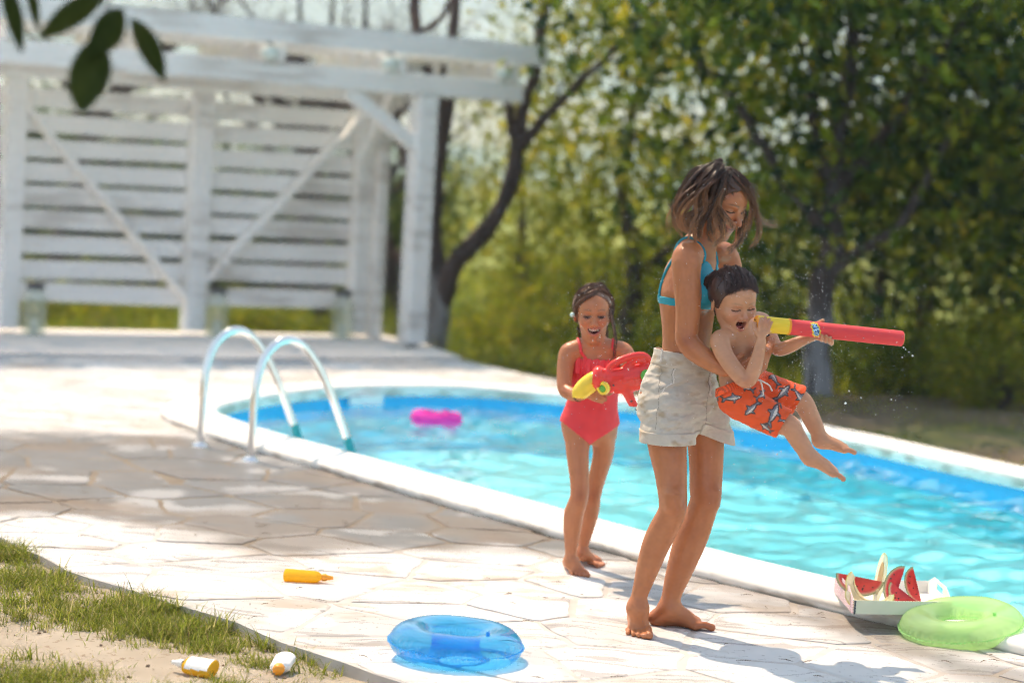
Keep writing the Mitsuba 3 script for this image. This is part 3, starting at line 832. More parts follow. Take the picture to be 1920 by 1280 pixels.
for a, b, w, dr_, sd_ in (
        ((-0.9641,4.2,1.769), (-0.9107,4.15,1.633), 0.016, 0.05, (0.3, 1, 0.1)), ((-0.9345,4.3,1.78), (-0.9124,4.3,1.681), 0.009, 0.05, (-0.4, 1, 0)),
        ((-0.7748,4.22,1.755), (-0.8811,4.15,1.661), 0.020, 0.06, (0.0, 1, 0.5)), ((-0.7949,4.2,1.675), (-0.793,4.12,1.533), 0.034, 0.05, (0.2, 1, 0.1)),
        ((-0.7425,4.22,1.73), (-0.7913,4.16,1.63), 0.024, -0.05, (-0.3, 1, 0.2)), ((-0.7345,4.24,1.714), (-0.6592,4.2,1.597), 0.020, 0.07, (0.4, 1, 0.2))):
    part(tw, 'leaf', big_leaf(a, b, w, dr_, sd_), 'm_nearleaf', smooth=True)
# ------------------------------------------------------------------ sculpting: soft unions of tapered limbs on a grid, skinned with surface nets
class Clay:
    def __init__(self, lo, hi, h, fine=(), hf=0.002):
        """fine: boxes (lo, hi) through which the grid is finer"""
        self.ax = []
        for k in range(3):
            c, x = [], lo[k]
            while x < hi[k]:
                c.append(x)
                x += hf if any(a[k] <= x < b[k] for a, b in fine) else h
            self.ax.append(np.array(c, np.float32))
        self.F = np.full([len(a) for a in self.ax], 1.0, np.float32)

    def copy(self):
        c = Clay.__new__(Clay)
        c.ax, c.F = self.ax, self.F.copy()
        return c

    def win(self, lo, hi):
        s = []
        for k in range(3):
            a, b = np.searchsorted(self.ax[k], [lo[k], hi[k]])
            s.append(slice(max(a - 1, 0), min(b + 1, len(self.ax[k]))))
        s = tuple(s)
        return s, np.meshgrid(*[self.ax[k][s[k]] for k in range(3)], indexing='ij', sparse=True)

    def blend(self, s, d, k, cut=False):
        f = self.F[s]
        if cut:
            h = np.maximum(k - np.abs(f + d), 0) / max(k, 1e-6)
            self.F[s] = np.maximum(f, -d) + h * h * k * 0.25
        else:
            h = np.maximum(k - np.abs(f - d), 0) / max(k, 1e-6)
            self.F[s] = np.minimum(f, d) - h * h * k * 0.25

    def chain(self, pts, k=0.02, n=0, flat=None, cut=False, own=0.0):
        """pts rows x, y, z, r; flat = (axis, factor): the section is wider by the factor along the axis"""
        q = np.asarray(pts, float)
        if len(q) > 2 or n:
            q = spline(q, n or 3 * len(q))
        w = (flat[1] if flat else 1.0) * q[:, 3].max() + k + 0.012
        s, (X, Y, Z) = self.win(q[:, :3].min(0) - w, q[:, :3].max(0) + w)
        if min(X.size, Y.size, Z.size) == 0:
            return
        ax = unit(np.asarray(flat[0], float)).astype(np.float32) if flat else None
        best = np.full((X.size, Y.size, Z.size), 9.0, np.float32)
        for a, b in zip(q[:-1], q[1:]):
            a3, b3 = a[:3].astype(np.float32), b[:3].astype(np.float32)
            ws = (flat[1] if flat else 1.0) * max(a[3], b[3]) + k + 0.012
            lo, hi = np.minimum(a3, b3) - ws, np.maximum(a3, b3) + ws
            i = [slice(*np.searchsorted(g.ravel(), [lo[j], hi[j]])) for j, g in enumerate((X, Y, Z))]
            x, y, z = X[i[0]] - a3[0], Y[:, i[1]] - a3[1], Z[:, :, i[2]] - a3[2]
            if min(x.size, y.size, z.size) == 0:
                continue
            ba = b3 - a3
            bc = ba - ax * (ba @ ax) if ax is not None else ba
            t = np.clip((x * bc[0] + y * bc[1] + z * bc[2]) / np.float32(max(bc @ bc, 1e-9)), 0, 1)
            ex, ey, ez = x - t * ba[0], y - t * ba[1], z - t * ba[2]
            d2 = ex * ex + ey * ey + ez * ez
            if ax is not None:
                al = ex * ax[0] + ey * ax[1] + ez * ax[2]
                d2 = d2 - al * al * np.float32(1 - 1 / flat[1] ** 2)
            d = np.sqrt(np.maximum(d2, 0)) - (np.float32(a[3]) + np.float32(b[3] - a[3]) * t)
            i = tuple(i)
            best[i] = np.minimum(best[i], d)
        self.blend(s, best, k, cut)

    def ball(self, c, r, k=0.01, axes=None, cut=False):
        """ellipsoid with radii r along axes (rows), in the world or a local frame"""
        c, r = np.asarray(c, float), np.broadcast_to(np.asarray(r, float), (3,))
        w = r.max() + k + 0.01
        s, (X, Y, Z) = self.win(c - w, c + w)
        if min(X.size, Y.size, Z.size) == 0:
            return
        x, y, z = X - np.float32(c[0]), Y - np.float32(c[1]), Z - np.float32(c[2])
        A = np.eye(3, dtype=np.float32) if axes is None else np.asarray(axes, np.float32)
        k0 = k1 = 0
        for j in range(3):
            e = (x * A[j, 0] + y * A[j, 1] + z * A[j, 2]) / np.float32(r[j])
            k0 = k0 + e * e
            k1 = k1 + (e / np.float32(r[j])) ** 2
        k0, k1 = np.sqrt(k0), np.sqrt(k1)
        self.blend(s, (k0 * (k0 - 1) / np.maximum(k1, 1e-6)).astype(np.float32), k, cut)

    def rough(self, fn, near=0.03):
        """a displacement fn(points) evaluated only near the surface, 0 elsewhere"""
        out = np.zeros_like(self.F)
        i = np.nonzero(np.abs(self.F) < near)
        out[i] = fn(np.stack([self.ax[k][i[k]] for k in range(3)], -1).astype(float))
        return out

    def full(self):
        return np.meshgrid(*self.ax, indexing='ij', sparse=True)

    def at(self, p):
        """field and gradient at points"""
        from scipy.interpolate import RegularGridInterpolator
        f = RegularGridInterpolator(self.ax, self.F, bounds_error=False, fill_value=1.0)
        e = 0.002
        g = np.stack([f(p + np.eye(3)[k] * e) - f(p - np.eye(3)[k] * e) for k in range(3)], -1)
        return f(p), unit(g)

    def onto(self, pts, off=0.0, it=6):
        """moves points onto the surface"""
        p = np.asarray(pts, float).copy()
        for _ in range(it):
            d, g = self.at(p)
            p -= g * np.clip(d - off, -0.03, 0.03)[:, None]
        return p

    def skin(self, smooth=2, F=None):
        F = self.F if F is None else F
        neg, ax = F < 0, []
        sl = []
        for k in range(3):
            w = np.flatnonzero(neg.any(axis=tuple(j for j in range(3) if j != k)))
            sl.append(slice(max(w[0] - 2, 0), w[-1] + 3))
            ax.append(self.ax[k][sl[-1]])
        F = F[tuple(sl)]
        S = F < 0
        nx, ny, nz = F.shape
        c = S[:-1, :-1, :-1].astype(np.int8)
        for i, j, k in ((1, 0, 0), (0, 1, 0), (0, 0, 1), (1, 1, 0), (1, 0, 1), (0, 1, 1), (1, 1, 1)):
            c = c + S[i:nx - 1 + i, j:ny - 1 + j, k:nz - 1 + k]
        act = (c > 0) & (c < 8)
        I = np.argwhere(act)
        ids = np.full(act.shape, -1, np.int32)
        ids[act] = np.arange(len(I))
        acc, cnt = np.zeros((len(I), 3)), np.zeros(len(I))
        corner = [(0, 0, 0), (1, 0, 0), (0, 1, 0), (1, 1, 0), (0, 0, 1), (1, 0, 1), (0, 1, 1), (1, 1, 1)]
        val = [F[I[:, 0] + a, I[:, 1] + b, I[:, 2] + d] for a, b, d in corner]
        pos = [np.stack([ax[0][I[:, 0] + a], ax[1][I[:, 1] + b], ax[2][I[:, 2] + d]], -1) for a, b, d in corner]
        for a, b in ((0, 1), (2, 3), (4, 5), (6, 7), (0, 2), (1, 3), (4, 6), (5, 7), (0, 4), (1, 5), (2, 6), (3, 7)):
            m = (val[a] < 0) != (val[b] < 0)
            t = (val[a][m] / (val[a][m] - val[b][m]))[:, None]
            acc[m] += pos[a][m] * (1 - t) + pos[b][m] * t
            cnt[m] += 1
        v = acc / cnt[:, None]
        fs = []
        for axis in range(3):
            o = [(0, 1, 2), (1, 2, 0), (2, 0, 1)][axis]
            s0 = [slice(None)] * 3
            s1 = [slice(None)] * 3
            s0[axis], s1[axis] = slice(0, -1), slice(1, None)
            A, B = S[tuple(s0)], S[tuple(s1)]
            ch = np.argwhere(A != B)
            ok = (ch[:, o[1]] > 0) & (ch[:, o[2]] > 0) & (ch[:, o[1]] < F.shape[o[1]] - 1) & (ch[:, o[2]] < F.shape[o[2]] - 1)
            ch = ch[ok]
            e1, e2 = np.eye(3, dtype=int)[o[1]], np.eye(3, dtype=int)[o[2]]
            g = lambda q: ids[q[:, 0], q[:, 1], q[:, 2]]  # noqa: E731
            q = np.stack([g(ch - e1 - e2), g(ch - e2), g(ch), g(ch - e1)], 1)
            flip = B[ch[:, 0], ch[:, 1], ch[:, 2]]
            q[flip] = q[flip][:, ::-1]
            fs.append(q)
        q = np.vstack(fs)
        q = q[(q >= 0).all(1)]
        f = np.vstack([q[:, [0, 1, 2]], q[:, [0, 2, 3]]])
        if smooth:
            e = np.vstack([q[:, [0, 1]], q[:, [1, 2]], q[:, [2, 3]], q[:, [3, 0]]])
            n = len(v)
            A = sps.coo_matrix((np.ones(2 * len(e)), (np.concatenate([e[:, 0], e[:, 1]]), np.concatenate([e[:, 1], e[:, 0]]))), (n, n)).tocsr()
            deg = np.maximum(np.asarray(A.sum(1)), 1)
            for _ in range(smooth):
                v = v + 0.55 * (A @ v / deg - v)
                v = v - 0.56 * (A @ v / deg - v)
        return trimesh.Trimesh(v, f, process=False)


class Head:
    """a head in its own frame: s to the subject's left, u up, f forward; lengths in head heights H; sw narrows it sideways"""

    def __init__(self, c, fwd, up, H, sw=1.0):
        self.c, self.H, self.sw = np.asarray(c, float), H, sw
        self.f = unit(fwd)
        self.u = unit(np.asarray(up, float) - self.f * (np.asarray(up, float) @ self.f))
        self.s = np.cross(self.u, self.f)
        self.axes = np.stack([self.s, self.u, self.f])

    def w(self, s, u, f):
        return self.c + self.H * (s * self.sw * self.s + u * self.u + f * self.f)

    def row(self, s, u, f, r):
        return (*self.w(s, u, f), r * self.H)

    def loc(self, p):
        return ((np.asarray(p) - self.c) @ self.axes.T) / (self.H * np.array([self.sw, 1, 1]))

    def mouth_line(self, s):
        """(middle height, upper gap, lower gap, lip front) at s across the mouth"""
        x = np.clip(np.abs(s) / self.ww, 0, 1)
        g = np.sqrt(1 - x ** 2 * 0.999)
        return self.m + self.cor * x ** 2, self.gu * g, self.gl * g, 0.256 + 0.096 * np.sqrt(np.clip(1 - (s / (self.ww + 0.022)) ** 2, 0.03, 1))

    def build(self, C, child=0.0, gu=0.0, gl=0.0, ww=0.105, cor=0.0, cheek=0.0, squint=0.0, jw=1.0):
        """child 0..1: bigger brain case, smaller nose; gu, gl: how far the lips part up and down; ww: half the mouth's width; cor: raised corners"""
        H, w, A = self.H, self.w, self.axes
        e = 0.02 - 0.045 * child          # eye height
        opened = gu + gl
        self.e, self.m, self.ww, self.cor, self.gu, self.gl = e, -0.268, ww, cor, gu, gl
        self.ful = 0.348 - 0.012 * (ww > 0.115)

        def R(*r):
            return np.array(r) * H * [self.sw, 1, 1]

        C.ball(w(0, 0.14, -0.06), R(0.345 + 0.02 * child, 0.365, 0.42), 0.02 * H, A)
        C.ball(w(0, -0.12, 0.10), R((0.285 + 0.02 * child) * jw, 0.33, 0.27), 0.14 * H, A)
        C.ball(w(0, 0.14, 0.18), R(0.27, 0.20, 0.20), 0.12 * H, A)
        jaw = 0.6 * gl
        for q in (-1, 1):
            C.chain([self.row(q * 0.25 * jw, -0.14, -0.03, 0.07), self.row(q * (0.22 + 0.01 * child) * jw * jw, -0.29 - 0.3 * jaw, 0.06, 0.065), self.row(q * 0.08, -0.415 - jaw, 0.24, 0.065)], 0.09 * H)
            C.ball(w(q * (0.180 + 0.015 * cheek), -0.115 + 0.02 * cheek, 0.235 + 0.03 * cheek), R(*(np.array([0.11, 0.10, 0.10]) * (1 + 0.12 * child + 0.10 * cheek))), 0.08 * H, A)
            if cheek:                      # the fold from the nose to the mouth's corner
                C.chain([self.row(q * 0.075, -0.15, 0.385, 0.010), self.row(q * (0.125 + 0.02 * cheek), -0.215, 0.345, 0.012), self.row(q * (ww + 0.035), self.m + cor * 0.6, 0.285, 0.010)], 0.035 * H, cut=True)
        C.ball(w(0, -0.425 - jaw * 1.2, 0.275), R(0.085, 0.065, 0.075), 0.07 * H, A)
        for q in (-1, 1):                  # brows, sockets, lids
            C.chain([self.row(q * 0.05, e + 0.085 - 0.02 * squint, 0.350, 0.035), self.row(q * 0.14, e + 0.105 - 0.02 * squint, 0.330, 0.038), self.row(q * 0.235, e + 0.075, 0.24, 0.035)], 0.05 * H)
            C.ball(w(q * 0.145, e + 0.005, 0.390), R(0.085, 0.050, 0.06), 0.045 * H, A, cut=True)
            C.ball(w(q * 0.145, e, 0.275), R(0.085, 0.066, 0.073), 0.015 * H, A)
            C.chain([self.row(q * 0.075, e - 0.055, 0.325, 0.020), self.row(q * 0.145, e - 0.072, 0.325, 0.024 + 0.006 * squint), self.row(q * 0.215, e - 0.05, 0.27, 0.018)], 0.025 * H)
            C.chain([self.row(q * 0.07, e - 0.006, 0.350, 0.009), self.row(q * 0.145, e - 0.020, 0.364, 0.011), self.row(q * 0.222, e - 0.004, 0.30, 0.009)], 0.010 * H, cut=True)
        n = 1 - 0.3 * child                # nose
        C.chain([self.row(0, e + 0.06, 0.345, 0.035), self.row(0, e - 0.02, 0.36 + 0.015 * n, 0.034), self.row(0, -0.115 - 0.02 * child, 0.40 + 0.055 * n, 0.040)], 0.045 * H)
        C.ball(w(0, -0.13 - 0.02 * child, 0.408 + 0.06 * n), 0.047 * H, 0.03 * H)
        for q in (-1, 1):
            C.ball(w(q * 0.057, -0.145 - 0.02 * child, 0.375 + 0.03 * n), R(0.036, 0.032, 0.042), 0.02 * H, A)
            C.ball(w(q * 0.028, -0.174 - 0.02 * child, 0.415 + 0.03 * n), R(0.015, 0.013, 0.018), 0.008 * H, A, cut=True)
        C.ball(w(0, self.m, 0.27), R(0.022 + ww, 0.11 + 0.5 * opened, 0.095), 0.08 * H, A)
        ss = np.linspace(-ww, ww, 9)
        cu, a_, b_, ff = self.mouth_line(ss)
        th = 0.013 + 0.013 * np.sqrt(1 - (ss / ww) ** 2 * 0.98)
        C.chain([self.row(s, c + a + t * 0.75 - 0.004 * math.exp(-(s / 0.02) ** 2), f, t) for s, c, a, t, f in zip(ss, cu, a_, th, ff)], 0.012 * H)
        C.chain([self.row(s, c - b - t * 0.9, f - 0.010, t * 1.2) for s, c, b, t, f in zip(ss, cu, b_, th, ff)], 0.012 * H)
        if opened > 0.03:
            for s, c, a, b, f in list(zip(ss, cu, a_, b_, ff))[1:-1]:
                r = max(min(0.022, (a + b) / 2), 0.008)
                for d in (0.03, 0.012, -0.006, -0.024, -0.042, -0.06, -0.08):
                    C.chain([self.row(s, c + a - r, f + d, r), self.row(s, c - b + r - 0.001, f + d, r)], 0.004 * H, n=3, cut=True)
        else:
            C.chain([self.row(s, c, f + 0.030, 0.008) for s, c, f in zip(ss, cu, ff)], 0.008 * H, cut=True)
        for q in (-1, 1):                  # ears
            ea = np.stack([unit(self.s * q + self.f * -0.45), self.u, unit(self.f + self.s * q * 0.45)])
            C.ball(w(q * 0.375, e - 0.03, -0.05), np.array([0.030, 0.125, 0.078]) * H, 0.018 * H, ea)
            C.ball(w(q * 0.412, e - 0.02, -0.03), np.array([0.022, 0.075, 0.042]) * H, 0.012 * H, ea, cut=True)

    def paint(self, v, col, lip, brow, dark=(0.02, 0.012, 0.010), open_eyes=0.0, blush=None, brow_w=0.8):
        s, u, f = self.loc(v).T
        a = np.abs(s)
        on = (f > 0.12) & (f < 0.52) & (a < 0.4) & (np.abs(u) < 0.6)
        e, ww = self.e, self.ww

        def mixc(w_, c_):
            col[:] = col * (1 - w_[:, None]) + np.asarray(c_) * w_[:, None]

        if blush is not None:
            mixc(on * np.exp(-((a - 0.19) ** 2 + (u + 0.12) ** 2) / 0.012) * 0.40 + on * np.exp(-(s ** 2 + (u + 0.13) ** 2) / 0.004) * 0.35, blush)
            mixc(on * np.exp(-((a - 0.145) ** 2 / 0.008 + (u - e) ** 2 / 0.003)) * 0.35, np.asarray(blush) * 0.62)
        bl = e + 0.10 + 0.018 * np.sin(np.clip((a - 0.05) / 0.19, 0, 1) * 2.6)
        mixc(on * np.clip(1.5 - np.abs(u - bl) / 0.013, 0, 1) * np.clip((a - 0.045) / 0.03, 0, 1) * np.clip((0.255 - a) / 0.05, 0, 1) * brow_w, brow)
        lash = e - 0.016 * np.sin(np.clip((a - 0.06) / 0.17, 0, 1) * np.pi) - 0.004
        slit = np.sin(np.clip((a - 0.065) / 0.16, 0, 1) * np.pi)
        mixc(on * np.clip(1.6 - np.abs(u - lash) / (0.0085 + open_eyes * slit), 0, 1) * (a > 0.065) * (a < 0.232) * 0.95, dark)
        if open_eyes:
            mixc(on * np.clip(1.3 - np.abs(u - lash - 0.002) / (open_eyes * slit * 0.7 + 1e-4), 0, 1) * ((np.abs(a - 0.145) > 0.036) & (a > 0.08) & (a < 0.205)) * 0.55, (0.40, 0.32, 0.28))
        cu, gu, gl, ff = self.mouth_line(s)
        lw = np.clip((ww + 0.010 - a) / 0.02, 0, 1)
        mixc(on * (u < cu + gu + 0.034) * (u > cu - gl - 0.046) * lw * 0.72, lip)
        if self.gu + self.gl > 0.03:
            mixc(on * (a < ww) * (u < cu + gu + 0.004) * (u > cu - gl - 0.004) * (f < ff + 0.004) * 1.0, (0.10, 0.014, 0.014))
        else:
            mixc(on * (np.abs(u - cu) < 0.008) * lw * 0.8, (0.10, 0.02, 0.02))
        return col

    def teeth(self, n, tall, lower=False, tw=0.027):
        """a row of teeth just behind the upper (or lower) lip"""
        out = []
        for k in range(n):
            s = (k - (n - 1) / 2) * tw
            c, a, b, f = (float(q) for q in self.mouth_line(np.float64(s)))
            t = tall * (1 - 0.22 * (2 * abs(k - (n - 1) / 2) / n) ** 2)
            u = (c - b + t * 0.35) if lower else (c + a - t * 0.42)
            m = trimesh.creation.icosphere(2, 1.0)
            m.vertices = np.sign(m.vertices) * np.abs(m.vertices) ** 0.6
            v = m.vertices * np.array([tw * 0.50, t * 0.5, 0.012])
            out.append(trimesh.Trimesh(self.w(0, 0, 0) + self.H * ((s + v[:, :1]) * self.sw * self.s + (u + v[:, 1:2]) * self.u + (f - 0.030 + v[:, 2:3]) * self.f), m.faces, process=False))
        return join(out)


def strands(guides, n, rs, thick=0.0008, seg=16, frizz=0.004, fade=0.35, subs=1, clump=0.005, wave=0.0):
    """locks of hair: rows (points, weight, root radius, tip radius); each lock splits into subs wavy sub-locks of thin tapering tubes"""
    ms, cs = [], []
    t = np.linspace(0, 1, seg)[:, None]
    for pts, k, ra, rb in guides:
        base = spline(np.asarray(pts, float), seg)
        for _ in range(subs):
            o = rs.normal(0, 0.5, 3)
            o2 = o * 0.7 + rs.normal(0, 0.3, 3)
            ph, fr = rs.uniform(0, 6.28, 3), rs.uniform(7, 13)
            sub = base + o * ra * (1 - t) + o2 * rb * t + wave * np.sin(t * fr + ph) * t * [1, 0.6, 0.6]
            tone = rs.random()
            for _ in range(max(1, int(n * k / subs))):
                q1 = rs.normal(0, 0.5, 3)
                ph2 = rs.uniform(0, 6.28, 3)
                q = sub + q1 * clump * (1 - 0.45 * t) + frizz * np.sin(t * rs.uniform(4, 11) + ph2) * t
                q = q[:seg if rs.random() > fade else rs.integers(seg // 2, seg)]
                ms.append(tube(q, thick * rs.uniform(0.7, 1.3) * (1 - 0.75 * np.linspace(0, 1, len(q)) ** 2), 3, cap=False))
                cs.append(np.full(len(ms[-1].vertices), np.clip(tone * 0.65 + 0.35 * rs.random(), 0, 1)))
    return join(ms), np.concatenate(cs)


def foot(C, ankle, heel, ball, toe, w, big, k=0.012):
    """a bare foot flat on its sole: points in the world; w = half width at the ball, big = +1/-1 side of the big toe (towards cross(up, forward))"""
    ankle, heel, ball, toe = (np.asarray(q, float) for q in (ankle, heel, ball, toe))
    fw = unit(toe - heel)
    upv = np.array([0, 0, 1.0])
    upv = unit(upv - fw * (upv @ fw)) if abs(fw[2]) < 0.75 else unit(ankle - heel)
    sd = np.cross(upv, fw) * big
    C.chain([(*ankle, w * 0.78), (*(heel + upv * w * 0.65), w * 0.70)], k * 2)
    C.chain([(*(heel + upv * w * 0.6), w * 0.66), (*((heel + ball) / 2 + upv * w * 0.62 - sd * w * 0.22), w * 0.58), (*(ball + upv * w * 0.45 - sd * w * 0.35), w * 0.52)], k * 1.5)
    C.chain([(*(ankle - upv * w * 0.1), w * 0.68), (*(ankle * 0.45 + ball * 0.55 + upv * w * 0.35 + sd * w * 0.1), w * 0.62), (*(ball + upv * w * 0.45 + sd * w * 0.42), w * 0.50)], k * 2)
    L = np.linalg.norm(toe - ball)
    for i in range(5):
        x = 0.74 - 0.40 * i
        r = w * (0.30, 0.215, 0.20, 0.185, 0.17)[i]
        ln = L * (1.0, 0.97, 0.86, 0.72, 0.56)[i]
        a = ball + sd * w * x + upv * r * 1.3 - fw * L * (0.05 + 0.03 * i)
        C.chain([(*a, r * 1.05), (*(a + fw * ln * 0.55 + upv * r * 0.35), r * 0.92), (*(a + fw * ln - upv * r * 0.25), r)], k * 0.35)


def hand(C, wrist, palm, fingers, thumb, r, k=0.006):
    """wrist and palm centre with a thumb and four fingers given as joint lines of points"""
    wrist, palm = np.asarray(wrist, float), np.asarray(palm, float)
    roots = np.array([f[0] for f in fingers], float)
    C.chain([(*wrist, r * 1.7), (*palm, r * 1.75)], k * 2)
    for q in roots:
        C.chain([(*(wrist * 0.35 + palm * 0.65), r * 1.35), (*q, r * 1.15)], k * 1.5)
    for i, f in enumerate(fingers):
        f = np.asarray(f, float)
        rr = r * (1.0, 1.05, 1.0, 0.85)[i]
        C.chain([(*q, rr * (1.05 - 0.08 * j)) for j, q in enumerate(f)], k * 0.5, n=0 if len(f) > 2 else 4)
    t = np.asarray(thumb, float)
    C.chain([(*q, r * (1.35, 1.15, 1.0, 0.95)[min(j, 3)]) for j, q in enumerate(t)], k * 1.2)


def mottled(v, base, amount=0.06, scale=18, seed=0):
    n = meshkit.fbm(v * scale, 4, seed=seed)[:, None]
    n2 = meshkit.noise(v * 140, seed + 5)[:, None]
    return np.asarray(base) * (1 + (n - 0.5) * amount * 4 * np.array([0.6, 1.0, 1.1]) + (n2 - 0.5) * amount)


scene['m_skin'] = {'type': 'bumpmap', 'bump': proc(lambda p, n, uv: fbm(p.x * 380, p.y * 380, p.z * 380, 2) + 2.2 * smoothstep(0.70, 0.80, noise(p.x * 190, p.y * 190, p.z * 190)), 4e-4), 'scale': 0.0006,
                   'bsdf': {'type': 'principled', 'base_color': VCOL, 'roughness': proc(lambda p, n, uv: 0.25 + 0.22 * fbm(p.x * 24, p.y * 24, p.z * 24, 3)), 'specular': 0.5}}
scene['m_hair'] = {'type': 'twosided', 'bsdf': {'type': 'principled', 'base_color': VCOL, 'roughness': 0.3, 'specular': 0.5}}
scene['m_cloth'] = {'type': 'twosided', 'bsdf': {'type': 'principled', 'base_color': VCOL, 'roughness': 0.8, 'sheen': 0.3}}
scene['m_wet_cloth'] = {'type': 'twosided', 'bsdf': {'type': 'principled', 'base_color': VCOL, 'roughness': 0.5, 'specular': 0.4}}
scene['m_teeth'] = principled((0.75, 0.70, 0.62), 0.25)
# ------------------------------------------------------------------ the woman lifting the boy
SKIN_W = np.array([0.43, 0.158, 0.063])


def guide_lines(C, guides):
    """rows x, y, z, lift: lift >= 0 lays the point that far above the head, < 0 leaves it hanging free"""
    out = []
    for g in guides:
        a = np.asarray(g, float)
        p = a[:, :3].copy()
        for _ in range(6):
            d, gr = C.at(p)
            m = (a[:, 3] >= 0) & (d < 0.08)
            p[m] -= gr[m] * np.clip(d[m] - a[m, 3], -0.03, 0.03)[:, None]
            m = (a[:, 3] < 0) & (d < 0.006)
            p[m] -= gr[m] * np.clip(d[m] - 0.006, -0.03, 0)[:, None]
        out.append(p)
    return out


def cap(hd, lo, hi, h, grow=(0.385, 0.405, 0.45), line=(0.05, 0.75), low=-0.42, noise_amp=0.0, fringe=0.0):
    """the solid of the hair close to the skull, open at the face"""
    C = Clay(lo, hi, h)
    C.ball(hd.w(0, 0.14, -0.065), np.array(grow) * hd.H, 0.0, hd.axes)
    C.chain([hd.row(0, 0.0, -0.16, 0.30), hd.row(0, low + 0.12, -0.14, 0.22)], 0.05 * hd.H)
    X, Y, Z = C.full()
    D = [X - hd.c[0], Y - hd.c[1], Z - hd.c[2]]
    Ls, Lu, Lf = (sum(D[j] * hd.axes[i, j] for j in range(3)) / hd.H for i in range(3))
    clip = (Lf - (line[0] + line[1] * (Lu + 0.05)) - fringe * np.abs(Ls)) * hd.H * 0.8
    F = np.maximum(C.F, clip)
    if noise_amp:
        F = F - C.rough(lambda p: noise_amp * (meshkit.fbm(hd.loc(p) * [16, 3, 5], 3, seed=2) - 0.4))
    C.F = F.astype(np.float32)
    return C


hw = Head((0.6527,7.52,1.421), (0.70, -0.62, -0.35), (0, 0, 1), 0.212)
hb = (hw.c - 0.155, hw.c + 0.135)
C = Clay((0.30, 7.20, -0.01), (0.92, 7.84, 1.58), 0.0036, fine=[hb], hf=0.0019)
LD = (0.39, 0.92, 0.0)
HD = (0.70, 0.70, 0.0)
C.chain([(0.5793,7.56,0.7513,0.088),(0.5743,7.56,0.8042,0.095),(0.5749,7.555,0.8756,0.084),(0.5755,7.55,0.9467,0.074),(0.5742,7.55,1.026,0.079),(0.5715,7.555,1.105,0.087),(0.5746,7.56,1.175,0.08)], 0.02, flat=(unit(np.add(LD, HD)), 1.28))
C.chain([(0.5734,7.555,1.132,0.08),(0.5829,7.56,1.211,0.066),(0.5944,7.565,1.261,0.045)], 0.03, flat=(LD, 1.55))
for r in ([(0.5023,7.515,0.7513,0.07),(0.4934,7.51,0.7777,0.066)], [(0.5643,7.64,0.7391,0.07),(0.5521,7.64,0.7635,0.066)]):
    C.chain(r, 0.03, n=3)
# legs, read off their outlines
C.chain([(0.5228,7.5,0.7451,0.08),(0.5261,7.475,0.6352,0.0655),(0.5402,7.45,0.5493,0.054),(0.5476,7.43,0.4927,0.0485),(0.5531,7.42,0.4487,0.046),(0.5506,7.425,0.4093,0.0455),(0.5288,7.44,0.3531,0.047),(0.508,7.45,0.3011,0.045),(0.4885,7.46,0.2277,0.0385),(0.4747,7.465,0.1694,0.031),(0.4622,7.465,0.1155,0.0255),(0.4603,7.465,0.08698,0.0265)], 0.02)
C.chain([(0.5509,7.385,0.4744,0.027),(0.551,7.385,0.4448,0.026)], 0.02, n=3)
C.chain([(0.644,7.61,0.7411,0.08),(0.6626,7.6,0.6288,0.062),(0.6687,7.585,0.5397,0.056),(0.6693,7.57,0.4809,0.0535),(0.6695,7.565,0.4423,0.0495),(0.6587,7.57,0.3945,0.05),(0.6375,7.585,0.323,0.0545),(0.6191,7.595,0.2574,0.051),(0.599,7.6,0.1834,0.0425),(0.5845,7.6,0.1285,0.0345),(0.5763,7.6,0.08649,0.031),(0.5723,7.6,0.06458,0.03)], 0.02)
C.chain([(0.689,7.54,0.4664,0.026),(0.6891,7.54,0.4362,0.025)], 0.022, n=3)
foot(C, (0.4623,7.465,0.08354), (0.469,7.605,0), (0.4687,7.458,0), (0.4659,7.369,0), 0.042, 1)
foot(C, (0.5758,7.6,0.06478), (0.5419,7.626,0), (0.6661,7.606,0), (0.7211,7.622,0), 0.041, -1)
FT = C.F.copy()
# chest and neck
C.ball((0.6123,7.468,1.131), (0.050, 0.050, 0.052), 0.03)
C.ball((0.6688,7.578,1.129), (0.050, 0.050, 0.052), 0.03)
FB = C.F.copy()
C.chain([(0.5911,7.56,1.25,0.058),(0.6054,7.55,1.292,0.05),(0.6231,7.54,1.333,0.046),(0.6375,7.535,1.376,0.049)], 0.03)
C.chain([(0.5612,7.5,1.264,0.04),(0.5878,7.54,1.279,0.04)], 0.03, n=3)
# near arm
C.chain([(0.5618,7.45,1.252,0.046),(0.5505,7.425,1.237,0.05),(0.5515,7.415,1.18,0.0455),(0.5607,7.405,1.103,0.042),(0.5628,7.4,1.035,0.0385),(0.5618,7.395,0.9881,0.0365),(0.5802,7.385,0.9569,0.0365),(0.6168,7.37,0.9307,0.0335),(0.6544,7.35,0.9085,0.0275),(0.6833,7.337,0.894,0.0225)], 0.016)
hand(C, (0.6833,7.337,0.894), (0.7168,7.33,0.8964), [[(0.7392,7.325,0.9136),(0.7588,7.325,0.9284),(0.7727,7.335,0.9404)], [(0.7433,7.325,0.9035),(0.7649,7.325,0.9133),(0.7825,7.335,0.9221)], [(0.7423,7.325,0.8914),(0.7642,7.325,0.8978),(0.7802,7.335,0.903)], [(0.7395,7.325,0.881),(0.7582,7.325,0.8837),(0.7727,7.335,0.8872)]],
     [(0.6988,7.33,0.9109),(0.7195,7.327,0.9312),(0.7377,7.33,0.9457)], 0.0088)
